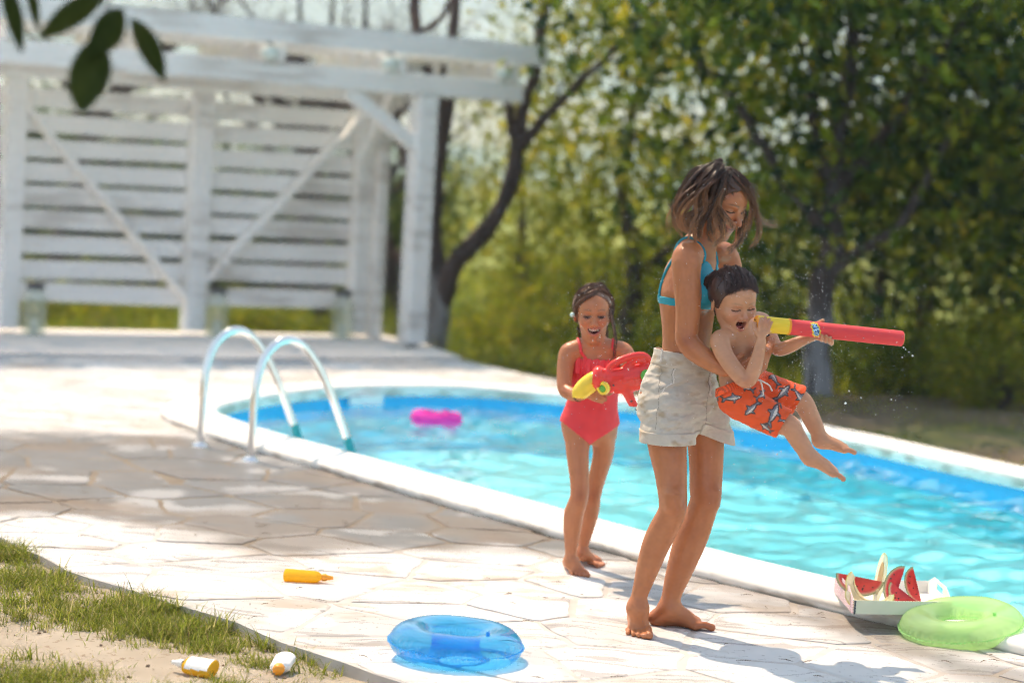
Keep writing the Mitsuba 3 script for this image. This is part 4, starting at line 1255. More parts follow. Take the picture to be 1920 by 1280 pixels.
# far arm, coming round the boy's other side
C.chain([(0.659,7.66,1.256,0.044),(0.6967,7.695,1.245,0.047),(0.7246,7.7,1.178,0.042),(0.7646,7.68,1.083,0.037),(0.7892,7.63,1.039,0.034),(0.8193,7.54,1.005,0.03),(0.8374,7.45,0.9807,0.0225)], 0.016)
hand(C, (0.8371,7.445,0.9776), (0.8204,7.385,0.948), [[(0.8044,7.36,0.942),(0.7826,7.345,0.9368),(0.7656,7.345,0.9341)], [(0.8052,7.36,0.9283),(0.7837,7.345,0.9179),(0.7687,7.345,0.9119)], [(0.8094,7.36,0.9165),(0.7899,7.345,0.9028),(0.7767,7.345,0.8934)], [(0.8158,7.365,0.9061),(0.7998,7.35,0.8892),(0.7885,7.35,0.8782)]],
     [(0.8167,7.39,0.9612),(0.7962,7.36,0.9623),(0.7802,7.35,0.9552)], 0.0085)
FA = C.F.copy()
hw.build(C, child=0.0, ww=0.120, cor=0.03, gu=0.006, gl=0.010, cheek=0.5)
m = C.skin(2)
col = mottled(m.vertices, SKIN_W, 0.075)
for kp, kr in (((0.5755,7.39,0.4455), 0.035), ((0.6945,7.53,0.4503), 0.035), ((0.5634,7.36,0.9767), 0.03), ((0.4595,7.3,0.01862), 0.05), ((0.7177,7.55,0.0157), 0.05), ((0.5322,7.57,0.0175), 0.03)):
    kw = np.exp(-(((m.vertices - np.array(kp)) / kr) ** 2).sum(1))[:, None]
    col = col * (1 - 0.30 * kw * np.array([0.6, 1.0, 1.0]))
col = hw.paint(m.vertices, col, (0.36, 0.11, 0.09), (0.07, 0.04, 0.028), blush=(0.46, 0.15, 0.09), brow_w=0.6)
w = thing('person', 'woman in a turquoise bikini top and pale shorts lifting a small boy', 'person')
whole(w, m, 'm_skin', smooth=True, color=col)

# bikini top: two triangle cups, an underband and cord straps
X, Y, Z = C.full()
P0 = np.array((0.5886,7.55,1.106))
side = (X - P0[0]) * LD[0] + (Y - P0[1]) * LD[1]
front = (X - P0[0]) * 0.92 - (Y - P0[1]) * 0.39
zt, zb = (0.577,7.5,1.234)[2], (0.5866,7.5,1.079)[2]
tt = np.clip((zt - Z) / (zt - zb), 0, 1.05)
TURQ = np.array([0.012, 0.27, 0.36])
scene['m_bikini'] = {'type': 'twosided', 'bsdf': {'type': 'principled', 'base_color': rgb(*TURQ), 'roughness': 0.5, 'sheen': 0.3, 'specular': 0.4}}
for q, lab in ((-1, None), (1, None)):
    cen = q * 0.070
    F = np.maximum(FB - 0.0045, np.maximum(np.abs(side - cen * (0.62 + 0.38 * tt)) - 0.100 * tt ** 0.7 - 0.003, np.maximum(np.maximum(Z - zt, zb - Z), np.maximum(-(front - 0.005), 0.004 - q * side))))
    cm = C.skin(2, F=F.astype(np.float32))
    part(w, 'bikini_cup', cm, 'm_bikini', smooth=True)
band = np.maximum(FB - 0.0042, np.abs(Z - ((0.5856,7.5,1.095)[2] + front * -0.06)) - 0.0125)
part(w, 'bikini_band', C.skin(1, F=band.astype(np.float32)), 'm_bikini', smooth=True)
C.F = FA
for pts in ([(0.6108,7.44,1.231),(0.5995,7.45,1.259),(0.5837,7.47,1.287),(0.5687,7.49,1.3),(0.5454,7.5,1.295),(0.522,7.5,1.278),(0.4987,7.49,1.247),(0.4802,7.49,1.208),(0.4727,7.5,1.169),(0.4716,7.5,1.128),(0.475,7.5,1.102)],
            [(0.6736,7.56,1.225),(0.6736,7.58,1.254),(0.6665,7.6,1.282),(0.6504,7.63,1.298),(0.6176,7.66,1.292),(0.5885,7.68,1.268),(0.5629,7.66,1.224),(0.5477,7.65,1.17),(0.5389,7.64,1.099)]):
    q = C.onto(spline(np.array(pts), 50), 0.002)
    part(w, 'bikini_strap', tube(spline(q[::2], 60), 0.0048, 8), 'm_bikini', smooth=True)

# shorts: worn, creased cotton
S = Clay((0.36, 7.30, 0.58), (0.78, 7.80, 1.02), 0.003)
S.chain([(0.5712,7.555,0.9373,0.084),(0.5714,7.555,0.8754,0.092),(0.5714,7.56,0.7952,0.101),(0.581,7.56,0.7247,0.095)], 0.02, flat=(HD, 1.27))
S.chain([(0.5043,7.51,0.743,0.08),(0.4997,7.515,0.7952,0.072)], 0.03, n=3)
S.chain([(0.5646,7.64,0.7337,0.076),(0.5578,7.64,0.7871,0.07)], 0.03, n=3)
S.chain([(0.5234,7.49,0.7549,0.084),(0.5248,7.475,0.6861,0.084),(0.5312,7.46,0.5652,0.087)], 0.02, n=6)
S.chain([(0.6399,7.61,0.7498,0.079),(0.6612,7.6,0.6806,0.078),(0.6775,7.59,0.5754,0.082)], 0.015, n=6)
X, Y, Z = S.full()
SKEW = np.array([[1, 0, 0.55], [0, 1, 0.3], [-0.55, 0, 1]])


def creases(p):
    wr = meshkit.fbm(p * [13, 13, 34], 3, seed=3) - 0.5
    wr2 = meshkit.fbm((p @ SKEW.T) * [16, 16, 46], 2, seed=9) - 0.5
    return 0.012 * np.abs(wr) ** 0.8 * np.sign(wr) + 0.009 * wr2


fold = S.rough(creases)
U = S.F + fold
zw = (0.5719,7.555,0.9249)
wp = (Z - zw[2]) + 0.10 * (X - zw[0])


def clip_plane(pt, nrm):
    nrm = unit(nrm)
    return (X - pt[0]) * nrm[0] + (Y - pt[1]) * nrm[1] + (Z - pt[2]) * nrm[2]


legA = np.array((0.5248,7.475,0.6861))
legB = np.array((0.6647,7.6,0.6808))
hemA = clip_plane((0.5279,7.475,0.6353), (0.02, 0.03, -1.0))
hemB = clip_plane((0.6734,7.6,0.6562), (-0.34, 0.05, -1.0))
# the plane between the legs tells which hem ends a point
sp = (X - (legA[0] + legB[0]) / 2 + 0.01) * 0.70 + (Y - (legA[1] + legB[1]) / 2) * 0.70
hem = np.where(sp < 0, hemA, hemB)
FABRIC = np.array([0.50, 0.455, 0.385])


def cloth(field, off, th, *clips):
    F = np.abs(field - off) - th / 2
    for c in clips:
        F = np.maximum(F, c)
    return S.skin(2, F=np.ascontiguousarray(np.broadcast_to(F, S.F.shape), dtype=np.float32))


def stain(v, base, seed=0):
    n = meshkit.fbm(v * [22, 22, 30], 4, seed=seed)[:, None]
    f = meshkit.noise(v * 260, seed)[:, None]
    c = base * (0.86 + 0.28 * n) * (0.95 + 0.1 * f)
    return c * (1 - 0.45 * np.clip((n - 0.56) * 6, 0, 1) * np.array([0.55, 0.75, 1.0]))


sm = cloth(U, 0.0, 0.006, wp, hem + 0.012)
sh = part(w, 'shorts', sm, 'm_cloth', smooth=True, color=stain(sm.vertices, FABRIC, 4))
sm = cloth(S.F + fold * 0.35, 0.003, 0.006, wp - 0.004, -(wp + 0.048))
part(sh, 'waistband', sm, 'm_cloth', smooth=True, color=stain(sm.vertices, FABRIC * 1.04, 5))
for hm, sd in ((hemA, 1), (hemB, -1)):
    sm = cloth(S.F + fold * 0.55, 0.005, 0.008, hm, -(hm + 0.040), sp * sd + 0.002)
    part(sh, 'cuff', sm, 'm_cloth', smooth=True, color=stain(sm.vertices, FABRIC * 1.03, 6))
S.F = np.ascontiguousarray(np.broadcast_to(U, S.F.shape), dtype=np.float32)
scene['m_seam'] = principled((0.30, 0.265, 0.21), 0.9)
scene['m_piping'] = principled((0.66, 0.62, 0.56), 0.8)


def seam(parent, name, pts, r, mat, fld=S, off=0.003):
    q = fld.onto(spline(np.array(pts), 40), off)
    part(parent, name, tube(q, r, 6), mat, smooth=True)


seam(sh, 'pocket_edge', [(0.5386,7.43,0.8975),(0.5346,7.42,0.8667),(0.5192,7.42,0.8346),(0.4873,7.41,0.8076)], 0.0022, 'm_piping')
seam(sh, 'pocket_seam', [(0.5334,7.43,0.8972),(0.5294,7.42,0.8664),(0.514,7.42,0.8343),(0.4836,7.41,0.8108)], 0.0011, 'm_seam')
seam(sh, 'side_seam', [(0.483,7.44,0.8796),(0.4806,7.41,0.8037),(0.4812,7.4,0.7264),(0.4822,7.4,0.6813)], 0.0010, 'm_seam')
seam(sh, 'fly_seam', [(0.6513,7.5,0.9089),(0.6556,7.5,0.8669),(0.6508,7.5,0.8315),(0.6431,7.51,0.7985)], 0.0018, 'm_seam')
seam(sh, 'fly_flap', [(0.6591,7.51,0.9085),(0.6644,7.5,0.8674),(0.6615,7.5,0.8286),(0.6488,7.51,0.7917)], 0.0055, 'm_piping')
seam(sh, 'crotch_seam', [(0.641,7.5,0.7922),(0.6289,7.51,0.7448),(0.6221,7.52,0.6957)], 0.0011, 'm_seam')
for a in ([(0.591,7.46,0.9295),(0.593,7.45,0.9129),(0.594,7.45,0.8955)], [(0.4848,7.47,0.9385),(0.4816,7.46,0.9234),(0.4792,7.46,0.9058)]):
    seam(sh, 'belt_loop', a, 0.0042, 'm_piping', off=0.007)

# black bracelet on the far wrist
a = unit(np.array((0.8371,7.445,0.9776)) - np.array((0.8193,7.54,1.005)))
th = np.linspace(0, 2 * np.pi, 30)
b1 = unit(np.cross(a, [0, 0, 1.0]))
b2 = np.cross(a, b1)
part(w, 'bracelet', tube(np.array((0.8348,7.458,0.9818)) + 0.0255 * (np.cos(th)[:, None] * b1 + np.sin(th)[:, None] * b2), 0.0035, 6), principled((0.015, 0.015, 0.015), 0.4))

# hair: a close cap and many swinging locks
HAIR_D, HAIR_L = np.array([0.068, 0.030, 0.016]), np.array([0.31, 0.155, 0.075])
K = cap(hw, hw.c - 0.16, hw.c + 0.15, 0.003, grow=(0.395, 0.41, 0.50), line=(0.02, 0.72), low=-0.5, noise_amp=0.010)
km = K.skin(2)
hk = part(w, 'hair', km, 'm_hair', smooth=True, color=np.tile(HAIR_D, (len(km.vertices), 1)) * (0.7 + 0.9 * meshkit.fbm(hw.loc(km.vertices) * [30, 5, 9], 3)[:, None]))
G = [
    [(0.6317,7.5,1.535,0.012),(0.5744,7.46,1.483,0.014),(0.5486,7.45,1.438,0.018),(0.5441,7.45,1.398,0.02),(0.5414,7.45,1.358,-1)],
    [(0.6377,7.49,1.537,0.012),(0.5829,7.44,1.487,0.012),(0.5558,7.43,1.439,0.014),(0.5553,7.43,1.391,0.016),(0.5511,7.43,1.345,-1)],
    [(0.6488,7.5,1.541,0.012),(0.5998,7.46,1.521,0.014),(0.5559,7.44,1.477,0.02),(0.5298,7.44,1.423,0.03),(0.5142,7.45,1.378,-1),(0.5388,7.45,1.344,-1),(0.5658,7.43,1.36,-1)],
    [(0.647,7.52,1.541,0.012),(0.591,7.5,1.517,0.014),(0.5447,7.49,1.466,0.02),(0.5181,7.49,1.416,0.03),(0.5064,7.49,1.38,-1),(0.5268,7.48,1.348,-1),(0.5538,7.46,1.338,-1)],
    [(0.6495,7.55,1.543,0.012),(0.5917,7.55,1.514,0.014),(0.5435,7.54,1.458,0.02),(0.5172,7.54,1.401,-1),(0.5157,7.53,1.357,-1),(0.5414,7.52,1.326,-1)],
    [(0.6446,7.53,1.537,0.012),(0.5752,7.5,1.492,0.016),(0.533,7.47,1.434,0.03),(0.5119,7.46,1.398,-1),(0.4992,7.46,1.408,-1)],
    [(0.6497,7.49,1.539,0.012),(0.6071,7.44,1.516,0.014),(0.5673,7.42,1.464,0.018),(0.5483,7.42,1.407,0.025),(0.5412,7.43,1.366,-1),(0.5554,7.43,1.332,-1)],
    [(0.6533,7.47,1.538,0.012),(0.6169,7.43,1.511,0.012),(0.5841,7.41,1.458,0.016),(0.5689,7.41,1.397,0.02),(0.5637,7.42,1.353,-1),(0.5607,7.42,1.319,-1)],
    [(0.656,7.46,1.536,0.012),(0.624,7.43,1.508,0.012),(0.5963,7.41,1.455,0.014),(0.5826,7.41,1.397,0.018),(0.5762,7.42,1.347,-1),(0.5763,7.43,1.302,-1)],
    [(0.6587,7.45,1.534,0.012),(0.6338,7.42,1.503,0.012),(0.61,7.41,1.456,0.012),(0.5981,7.41,1.398,0.016),(0.5918,7.42,1.346,-1),(0.5855,7.42,1.308,-1)],
    [(0.6605,7.45,1.533,0.011),(0.6442,7.42,1.502,0.012),(0.6221,7.41,1.456,0.012),(0.6118,7.41,1.399,0.015),(0.6124,7.42,1.347,-1),(0.6237,7.42,1.305,-1)],
    [(0.6614,7.44,1.531,0.011),(0.6463,7.42,1.496,0.012),(0.6292,7.41,1.452,0.013),(0.6256,7.41,1.4,0.015),(0.6377,7.4,1.358,-1),(0.6501,7.4,1.324,-1),(0.6357,7.41,1.292,-1)],
    [(0.6651,7.44,1.528,0.011),(0.6476,7.41,1.489,0.012),(0.6349,7.41,1.443,0.013),(0.6452,7.4,1.403,0.012),(0.6683,7.39,1.377,0.01),(0.6866,7.39,1.359,0.008),(0.6961,7.39,1.344,-1)],
    [(0.6651,7.44,1.528,0.011),(0.6459,7.41,1.489,0.012),(0.6317,7.41,1.44,0.013),(0.637,7.4,1.395,0.012),(0.6556,7.39,1.359,0.012),(0.6544,7.4,1.31,-1),(0.6256,7.41,1.288,-1)],
    [(0.6694,7.45,1.528,0.01),(0.6583,7.42,1.496,0.01),(0.6459,7.41,1.461,0.011),(0.6534,7.4,1.436,0.009)],
    [(0.6719,7.46,1.53,0.01),(0.6691,7.43,1.504,0.01),(0.68,7.42,1.48,0.009),(0.698,7.42,1.469,0.007)],
    [(0.6753,7.48,1.534,0.01),(0.7004,7.44,1.516,0.012),(0.7279,7.44,1.49,0.012),(0.7454,7.46,1.463,0.012),(0.7551,7.48,1.424,-1),(0.749,7.49,1.371,-1),(0.7403,7.5,1.332,-1)],
    [(0.6787,7.5,1.536,0.01),(0.717,7.47,1.517,0.013),(0.7469,7.47,1.484,0.015),(0.7603,7.49,1.441,-1),(0.7729,7.5,1.395,-1),(0.7859,7.5,1.356,-1),(0.7849,7.5,1.315,-1),(0.7608,7.5,1.283,-1)],
    [(0.6785,7.52,1.539,0.012),(0.7261,7.51,1.518,0.015),(0.7563,7.51,1.481,0.018),(0.7673,7.52,1.433,-1),(0.7788,7.52,1.39,-1),(0.8048,7.52,1.365,-1),(0.847,7.52,1.362,-1)],
    [(0.6776,7.55,1.541,0.012),(0.7299,7.55,1.518,0.015),(0.7599,7.56,1.476,0.018),(0.7677,7.57,1.424,-1),(0.7584,7.57,1.376,-1),(0.7517,7.57,1.344,-1)],
    [(0.7337,7.6,1.395,-1),(0.7329,7.6,1.351,-1),(0.7254,7.59,1.315,-1),(0.7093,7.57,1.288,-1),(0.6955,7.56,1.27,-1)],
    [(0.7306,7.61,1.403,-1),(0.741,7.61,1.351,-1),(0.7357,7.6,1.307,-1),(0.7177,7.58,1.282,-1)],
    [(0.6618,7.53,1.542,0.01),(0.7086,7.52,1.534,0.014),(0.7434,7.52,1.508,0.016),(0.7635,7.53,1.481,-1),(0.776,7.53,1.451,-1)],
]
wt = [.9, .8, 1.3, 1.3, 1.0, .8, 1.3, 1.3, 1.2, 1.1, 1.0, .55, .42, .35, .30, .30, .32, .25, .22, .30, .45, .40, .22]
wide_ = [1] * 11 + [.8, .6, .55, .5] + [.5, .35, .28, .25, .4, .5, .5, .4]
C.F = FA
hw.build(C, child=0.0, ww=0.120, cor=0.03, gu=0.006, gl=0.010, cheek=0.5)
gl = guide_lines(C, G)
rs = np.random.default_rng(7)
hm, hc = strands([(g, k, 0.023 * q, 0.018 * q) for g, k, q in zip(gl, wt, wide_)], 75, rs, thick=0.0015, seg=22, frizz=0.003, fade=0.2, subs=6, clump=0.0055, wave=0.006)
fl, fc = strands([(g, 1, 0.03 * q, 0.045 * q) for g, q in zip(gl, wide_)], 18, rs, thick=0.0006, seg=20, frizz=0.010)
hair = join([hm, fl])
hc = np.concatenate([hc, 0.5 + 0.5 * fc])
drop = np.clip((hw.c[2] + 0.09 - hair.vertices[:, 2]) / 0.20, 0, 1)[:, None]
hcol = (HAIR_D * (1 - drop) + HAIR_L * drop) * (0.25 + 1.9 * hc[:, None] ** 2)
part(hk, 'locks', hair, 'm_hair', smooth=True, color=hcol, kind='stuff')
# ------------------------------------------------------------------ the boy in her arms
SKIN_B = np.array([0.52, 0.26, 0.145])
hdb = Head((0.7067,7.405,1.115), (0.42, -0.85, -0.30), (-0.10, 0, 1), 0.198, 0.92)
C = Clay((0.62, 7.17, 0.52), (1.17, 7.62, 1.29), 0.0030, fine=[(hdb.c - 0.13, hdb.c + 0.12)], hf=0.0018)
LB = unit([0.64, 0.72, 0.22])
C.chain([(0.7566,7.425,0.8179,0.06),(0.7435,7.43,0.8689,0.06),(0.7372,7.435,0.9204,0.057),(0.738,7.435,0.964,0.056),(0.739,7.43,0.9957,0.048)], 0.015, flat=(LB, 1.30))
C.chain([(0.6808,7.375,0.9892,0.03),(0.7327,7.43,1.013,0.036),(0.7925,7.49,1.042,0.03)], 0.025)
C.chain([(0.731,7.43,1.013,0.034),(0.7182,7.425,1.043,0.034),(0.7087,7.42,1.076,0.038)], 0.02)
FBOY = C.F.copy()
# legs
C.chain([(0.7295,7.385,0.8026,0.052),(0.8006,7.35,0.7685,0.047),(0.8707,7.315,0.7398,0.04),(0.9022,7.3,0.7277,0.0345),(0.9221,7.295,0.7002,0.031),(0.9458,7.29,0.6678,0.0285),(0.9656,7.285,0.642,0.0225),(0.9728,7.283,0.6324,0.0215)], 0.015)
C.chain([(0.7955,7.46,0.8344,0.052),(0.8694,7.455,0.8162,0.046),(0.9358,7.45,0.803,0.038),(0.9611,7.45,0.7886,0.0335),(0.9805,7.45,0.7582,0.0305),(1.002,7.45,0.7192,0.0275),(1.022,7.45,0.6835,0.0215),(1.028,7.45,0.6716,0.0205)], 0.015)
foot(C, (0.9727,7.283,0.6341), (0.9546,7.283,0.6245), (1.042,7.265,0.5802), (1.079,7.262,0.5758), 0.0285, -1, 0.009)
foot(C, (1.028,7.45,0.6733), (1.015,7.45,0.6551), (1.1,7.435,0.6388), (1.134,7.433,0.641), 0.0275, -1, 0.009)
# right arm, bent up to the tube
C.chain([(0.6814,7.365,0.9916,0.032),(0.6665,7.345,0.9835,0.0325),(0.6833,7.31,0.939,0.0285),(0.7191,7.28,0.8938,0.0265),(0.7484,7.268,0.8692,0.0255),(0.7641,7.264,0.8823,0.0245),(0.7766,7.262,0.924,0.0225),(0.7857,7.264,0.9703,0.0185),(0.7897,7.268,0.9941,0.0165)], 0.012)
hand(C, (0.7896,7.268,0.9958), (0.7898,7.268,1.02), [[(0.7823,7.27,1.034),(0.7826,7.268,1.053),(0.7876,7.276,1.068)], [(0.7923,7.27,1.037),(0.7943,7.268,1.055),(0.7993,7.276,1.071)], [(0.8026,7.27,1.035),(0.8047,7.268,1.053),(0.8115,7.276,1.066)], [(0.8098,7.27,1.029),(0.8136,7.268,1.045),(0.8204,7.276,1.058)]],
     [(0.782,7.272,1.015),(0.7704,7.285,1.033),(0.7665,7.292,1.051)], 0.0064, 0.004)
# left arm, holding the tube from below
C.chain([(0.7901,7.485,1.044,0.033),(0.8126,7.5,1.044,0.032),(0.8337,7.48,1.008,0.028),(0.8542,7.455,0.9726,0.0245),(0.8733,7.435,0.9646,0.0235),(0.9058,7.41,0.9804,0.0215),(0.9373,7.395,0.9988,0.0178),(0.9614,7.387,1.011,0.016)], 0.012)
hand(C, (0.9597,7.387,1.011), (0.9798,7.386,1.017), [[(0.99,7.384,1.016),(0.9934,7.352,1.005),(0.9882,7.321,1.022)], [(1,7.384,1.013),(1.007,7.352,1.002),(1.002,7.322,1.021)], [(1.009,7.384,1.01),(1.02,7.354,0.9993),(1.015,7.324,1.017)], [(1.011,7.382,1.004),(1.027,7.357,0.9944),(1.025,7.33,1.008)]],
     [(0.9761,7.39,1.029),(0.98,7.38,1.056),(0.994,7.362,1.068)], 0.0062, 0.004)
FARM = C.F.copy()
hdb.build(C, child=1.0, gu=0.045, gl=0.088, ww=0.098, cor=0.02, cheek=0.45, squint=1, jw=0.94)
m = C.skin(2)
col = mottled(m.vertices, SKIN_B, 0.065, seed=3)
for kp, kr in (((0.7534,7.25,0.8693), 0.02), ((1.077,7.25,0.5824), 0.03), ((1.13,7.43,0.6446), 0.03), ((0.8024,7.27,1.064), 0.02), ((1.004,7.32,1.011), 0.02)):
    kw = np.exp(-(((m.vertices - np.array(kp)) / kr) ** 2).sum(1))[:, None]
    col = col * (1 - 0.22 * kw * np.array([0.4, 1.0, 1.0]))
col = hdb.paint(m.vertices, col, (0.46, 0.15, 0.12), (0.17, 0.10, 0.065), blush=(0.56, 0.22, 0.15), brow_w=0.3)
bx_ = thing('person', 'laughing small boy in orange shark print shorts held up by the woman', 'person')
whole(bx_, m, 'm_skin', smooth=True, color=col)
part(bx_, 'teeth', hdb.teeth(6, 0.030, tw=0.024), 'm_teeth', smooth=True)
part(bx_, 'tongue', join([trimesh.creation.icosphere(2, 1.0).apply_transform(np.diag([0.011, 0.011, 0.005, 1.0])).apply_translation(hdb.w(0, hdb.m - 0.085, 0.285))]), principled((0.42, 0.11, 0.10), 0.35), smooth=True)

# hair, short and wet
K = cap(hdb, hdb.c - 0.14, hdb.c + 0.14, 0.0022, grow=(0.392, 0.395, 0.450), line=(0.085, 0.56), low=-0.32, noise_amp=0.007, fringe=0.0)
km = K.skin(2)
BD = np.array([0.048, 0.026, 0.022])
part(bx_, 'hair', km, 'm_hair', smooth=True, color=np.tile(BD, (len(km.vertices), 1)) * (0.6 + 1.2 * meshkit.fbm(hdb.loc(km.vertices) * [24, 8, 8], 3)[:, None]))
rs = np.random.default_rng(19)
gs = []
for k in range(150):
    a, h = rs.uniform(-0.33, 0.33), rs.uniform(0.28, 0.46)
    st = np.array([a * 0.75, 0.47 - 0.5 * a * a + rs.uniform(-0.03, 0.03), rs.uniform(-0.25, 0.2)])
    en = np.array([a * 1.12 + rs.normal(0, 0.05), 0.30 - 0.9 * a * a + rs.normal(0, 0.03), 0.30 - 0.6 * a * a])
    md = (st + en) / 2 + np.array([0, 0.06, 0.06])
    gs.append([(*hdb.w(*q), 0.006) for q in (st, md, en)])
for k in range(240):
    q = rs.choice([-1, 1])
    f0 = rs.uniform(-0.40, 0.10)
    st = np.array([q * 0.28, 0.42, f0 * 0.8])
    en = np.array([q * 0.36, rs.uniform(-0.02, 0.12) - 0.25 * max(0, -f0 - 0.1), f0 + 0.04])
    md = (st + en) / 2 + np.array([q * 0.09, 0.03, 0])
    gs.append([(*hdb.w(*q2), 0.006) for q2 in (st, md, en)])
C.F = np.minimum(FARM, C.F)
gl = guide_lines(C, gs)
hm, hc = strands([(g, 1, 0.007, 0.004) for g in gl], 8, rs, thick=0.0009, seg=9, frizz=0.002, clump=0.004)
part(bx_, 'hair_strands', hm, 'm_hair', smooth=True, color=BD * (0.5 + 2.2 * hc[:, None] ** 2), kind='stuff')

# swimming shorts with a shark print
S = Clay((0.66, 7.20, 0.66), (1.06, 7.58, 0.99), 0.0023)
S.chain([(0.7469,7.43,0.8691,0.064),(0.7541,7.425,0.8299,0.067),(0.7606,7.42,0.8011,0.063)], 0.012, flat=(LB, 1.30))
S.chain([(0.733,7.385,0.8028,0.058),(0.8089,7.345,0.7643,0.055),(0.8774,7.312,0.7353,0.05),(0.9347,7.29,0.7083,0.05)], 0.02)
S.chain([(0.7955,7.46,0.8344,0.058),(0.8694,7.455,0.8162,0.053),(0.9483,7.45,0.7984,0.047),(1.001,7.45,0.7857,0.047)], 0.012)
X, Y, Z = S.full()
U = S.F + S.rough(lambda p: 0.008 * (meshkit.fbm(p * [30, 30, 26], 3, seed=12) - 0.5) + 0.005 * (meshkit.fbm(p @ np.array([[1, 0, 0.8], [0, 1, 0], [-0.8, 0, 1.0]]).T * [16, 16, 60], 2, seed=5) - 0.5))
wpt, wn = np.array((0.7472,7.425,0.8574)), np.array([-0.42, 0.1, 0.9])
waist = clip_plane(wpt, wn)
hR = clip_plane((0.883,7.312,0.7288), (0.87, -0.2, -0.45))
hL = clip_plane((0.9536,7.45,0.797), (0.95, -0.05, -0.25))
# which leg a point belongs to: above or below the plane between the thighs
a0 = np.array((0.8386,7.4,0.7952))
sp = clip_plane(a0, (-0.33, 0.62, 0.71))
hem = np.where(sp < 0, hR, hL)
sm = cloth(U, 0.0, 0.005, waist, hem)
ORANGE = np.array([0.70, 0.085, 0.014])


def shark_polys():
    top = [(-0.5, 0.03), (-0.40, 0.035), (-0.15, 0.10), (0.0, 0.13), (0.06, 0.30), (0.15, 0.13), (0.35, 0.09), (0.5, 0.0)]
    bot = [(0.42, -0.05), (0.25, -0.10), (0.18, -0.11), (0.06, -0.30), (0.05, -0.12), (-0.15, -0.09), (-0.38, -0.02), (-0.62, -0.17), (-0.52, 0.02), (-0.66, 0.22)]
    body = Polygon(top + bot).buffer(0)
    belly = Polygon([(0.5, 0.0), (0.42, -0.05), (0.25, -0.10), (0.05, -0.12), (-0.15, -0.09), (-0.38, -0.015), (-0.1, 0.0), (0.2, 0.03)])
    return body, belly


def shark_print(v, col, places):
    body, belly = shark_polys()
    outl = body.buffer(0.05).difference(body.buffer(-0.012))
    gill = shapely.union_all([LineString([(0.26 + 0.05 * k, -0.02), (0.24 + 0.05 * k, 0.05)]).buffer(0.010) for k in range(3)])
    for c, L, ang, flip in places:
        c, L = np.asarray(c), L * 0.86
        dx, dzz = (v[:, 0] - c[0]) / L, (v[:, 2] - c[2]) / L
        ca, sa = math.cos(ang), math.sin(ang)
        x, y = (dx * ca + dzz * sa) * flip, -dx * sa + dzz * ca
        near = (np.abs(x) < 0.9) & (np.abs(y) < 0.6)
        for pol, cc in ((body, (0.20, 0.21, 0.24)), (belly, (0.60, 0.55, 0.50)), (outl, (0.07, 0.05, 0.05)), (gill, (0.05, 0.04, 0.05))):
            k = np.zeros(len(v), bool)
            k[near] = shapely.contains_xy(pol, x[near], y[near])
            col[k] = cc
    return col


PL = [((0.7158,7.35,0.8051), 0.062, 0.25, 1), ((0.7764,7.32,0.777), 0.064, 0.85, -1), ((0.8451,7.3,0.7657), 0.078, 1.15, 1), ((0.8857,7.42,0.8256), 0.070, -2.3, -1), ((0.8543,7.43,0.8734), 0.060, 2.1, 1), ((0.9388,7.41,0.8173), 0.060, -0.9, 1),
      ((0.8869,7.28,0.7443), 0.050, -0.3, 1), ((0.7606,7.34,0.8413), 0.050, -0.4, -1), ((0.8089,7.33,0.8208), 0.045, 0.5, 1), ((0.824,7.3,0.7216), 0.045, -0.6, -1), ((0.6767,7.38,0.8123), 0.040, 1.2, 1)]
oc = ORANGE * (0.9 + 0.25 * meshkit.fbm(sm.vertices * 30, 3, seed=4)[:, None])
bsh = part(bx_, 'swim_shorts', sm, 'm_wet_cloth', smooth=True, color=shark_print(sm.vertices, oc, PL))
sm = cloth(S.F, 0.003, 0.006, waist - 0.003, -(waist + 0.022))
part(bsh, 'waistband', sm, 'm_wet_cloth', smooth=True, color=np.tile(ORANGE, (len(sm.vertices), 1)) * (0.75 + 0.5 * (np.sin(sm.vertices[:, :1] * 900 + sm.vertices[:, 1:2] * 700) > 0)))
S.F = np.ascontiguousarray(np.broadcast_to(U, S.F.shape), dtype=np.float32)
scene['m_lace'] = principled((0.72, 0.66, 0.58), 0.8)
for a in ([(0.8001,7.34,0.8676),(0.8067,7.33,0.8551),(0.8115,7.33,0.8347),(0.8163,7.33,0.8127)], [(0.8001,7.34,0.8676),(0.8142,7.34,0.8615),(0.8331,7.35,0.8514),(0.8446,7.35,0.8331)], [(0.8001,7.34,0.8676),(0.7867,7.34,0.8634),(0.7729,7.335,0.8562),(0.7626,7.335,0.8574)]):
    seam(bsh, 'lace', a, 0.0028, 'm_lace', off=0.005)
# ------------------------------------------------------------------ the girl with the water blaster
SKIN_G = np.array([0.46, 0.175, 0.076])
hdg = Head((0.2988,8.62,0.9802), (0.03, -0.99, -0.07), (-0.05, 0, 1), 0.206, 0.86)
C = Clay((0.14, 8.28, -0.01), (0.55, 8.96, 1.10), 0.0033, fine=[(hdg.c - 0.13, hdg.c + 0.12)], hf=0.0020)
XD = (1.0, 0.05, 0.0)
C.chain([(0.3124,8.64,0.5505,0.066),(0.312,8.64,0.5911,0.069),(0.3178,8.635,0.6629,0.062),(0.3195,8.63,0.7344,0.064),(0.3198,8.625,0.7955,0.06),(0.3175,8.62,0.8321,0.048)], 0.015, flat=(XD, 1.42))
C.chain([(0.2668,8.62,0.5257,0.052),(0.2594,8.64,0.5577,0.054)], 0.025, n=3)
C.chain([(0.363,8.66,0.5268,0.05),(0.365,8.66,0.5615,0.052)], 0.025, n=3)
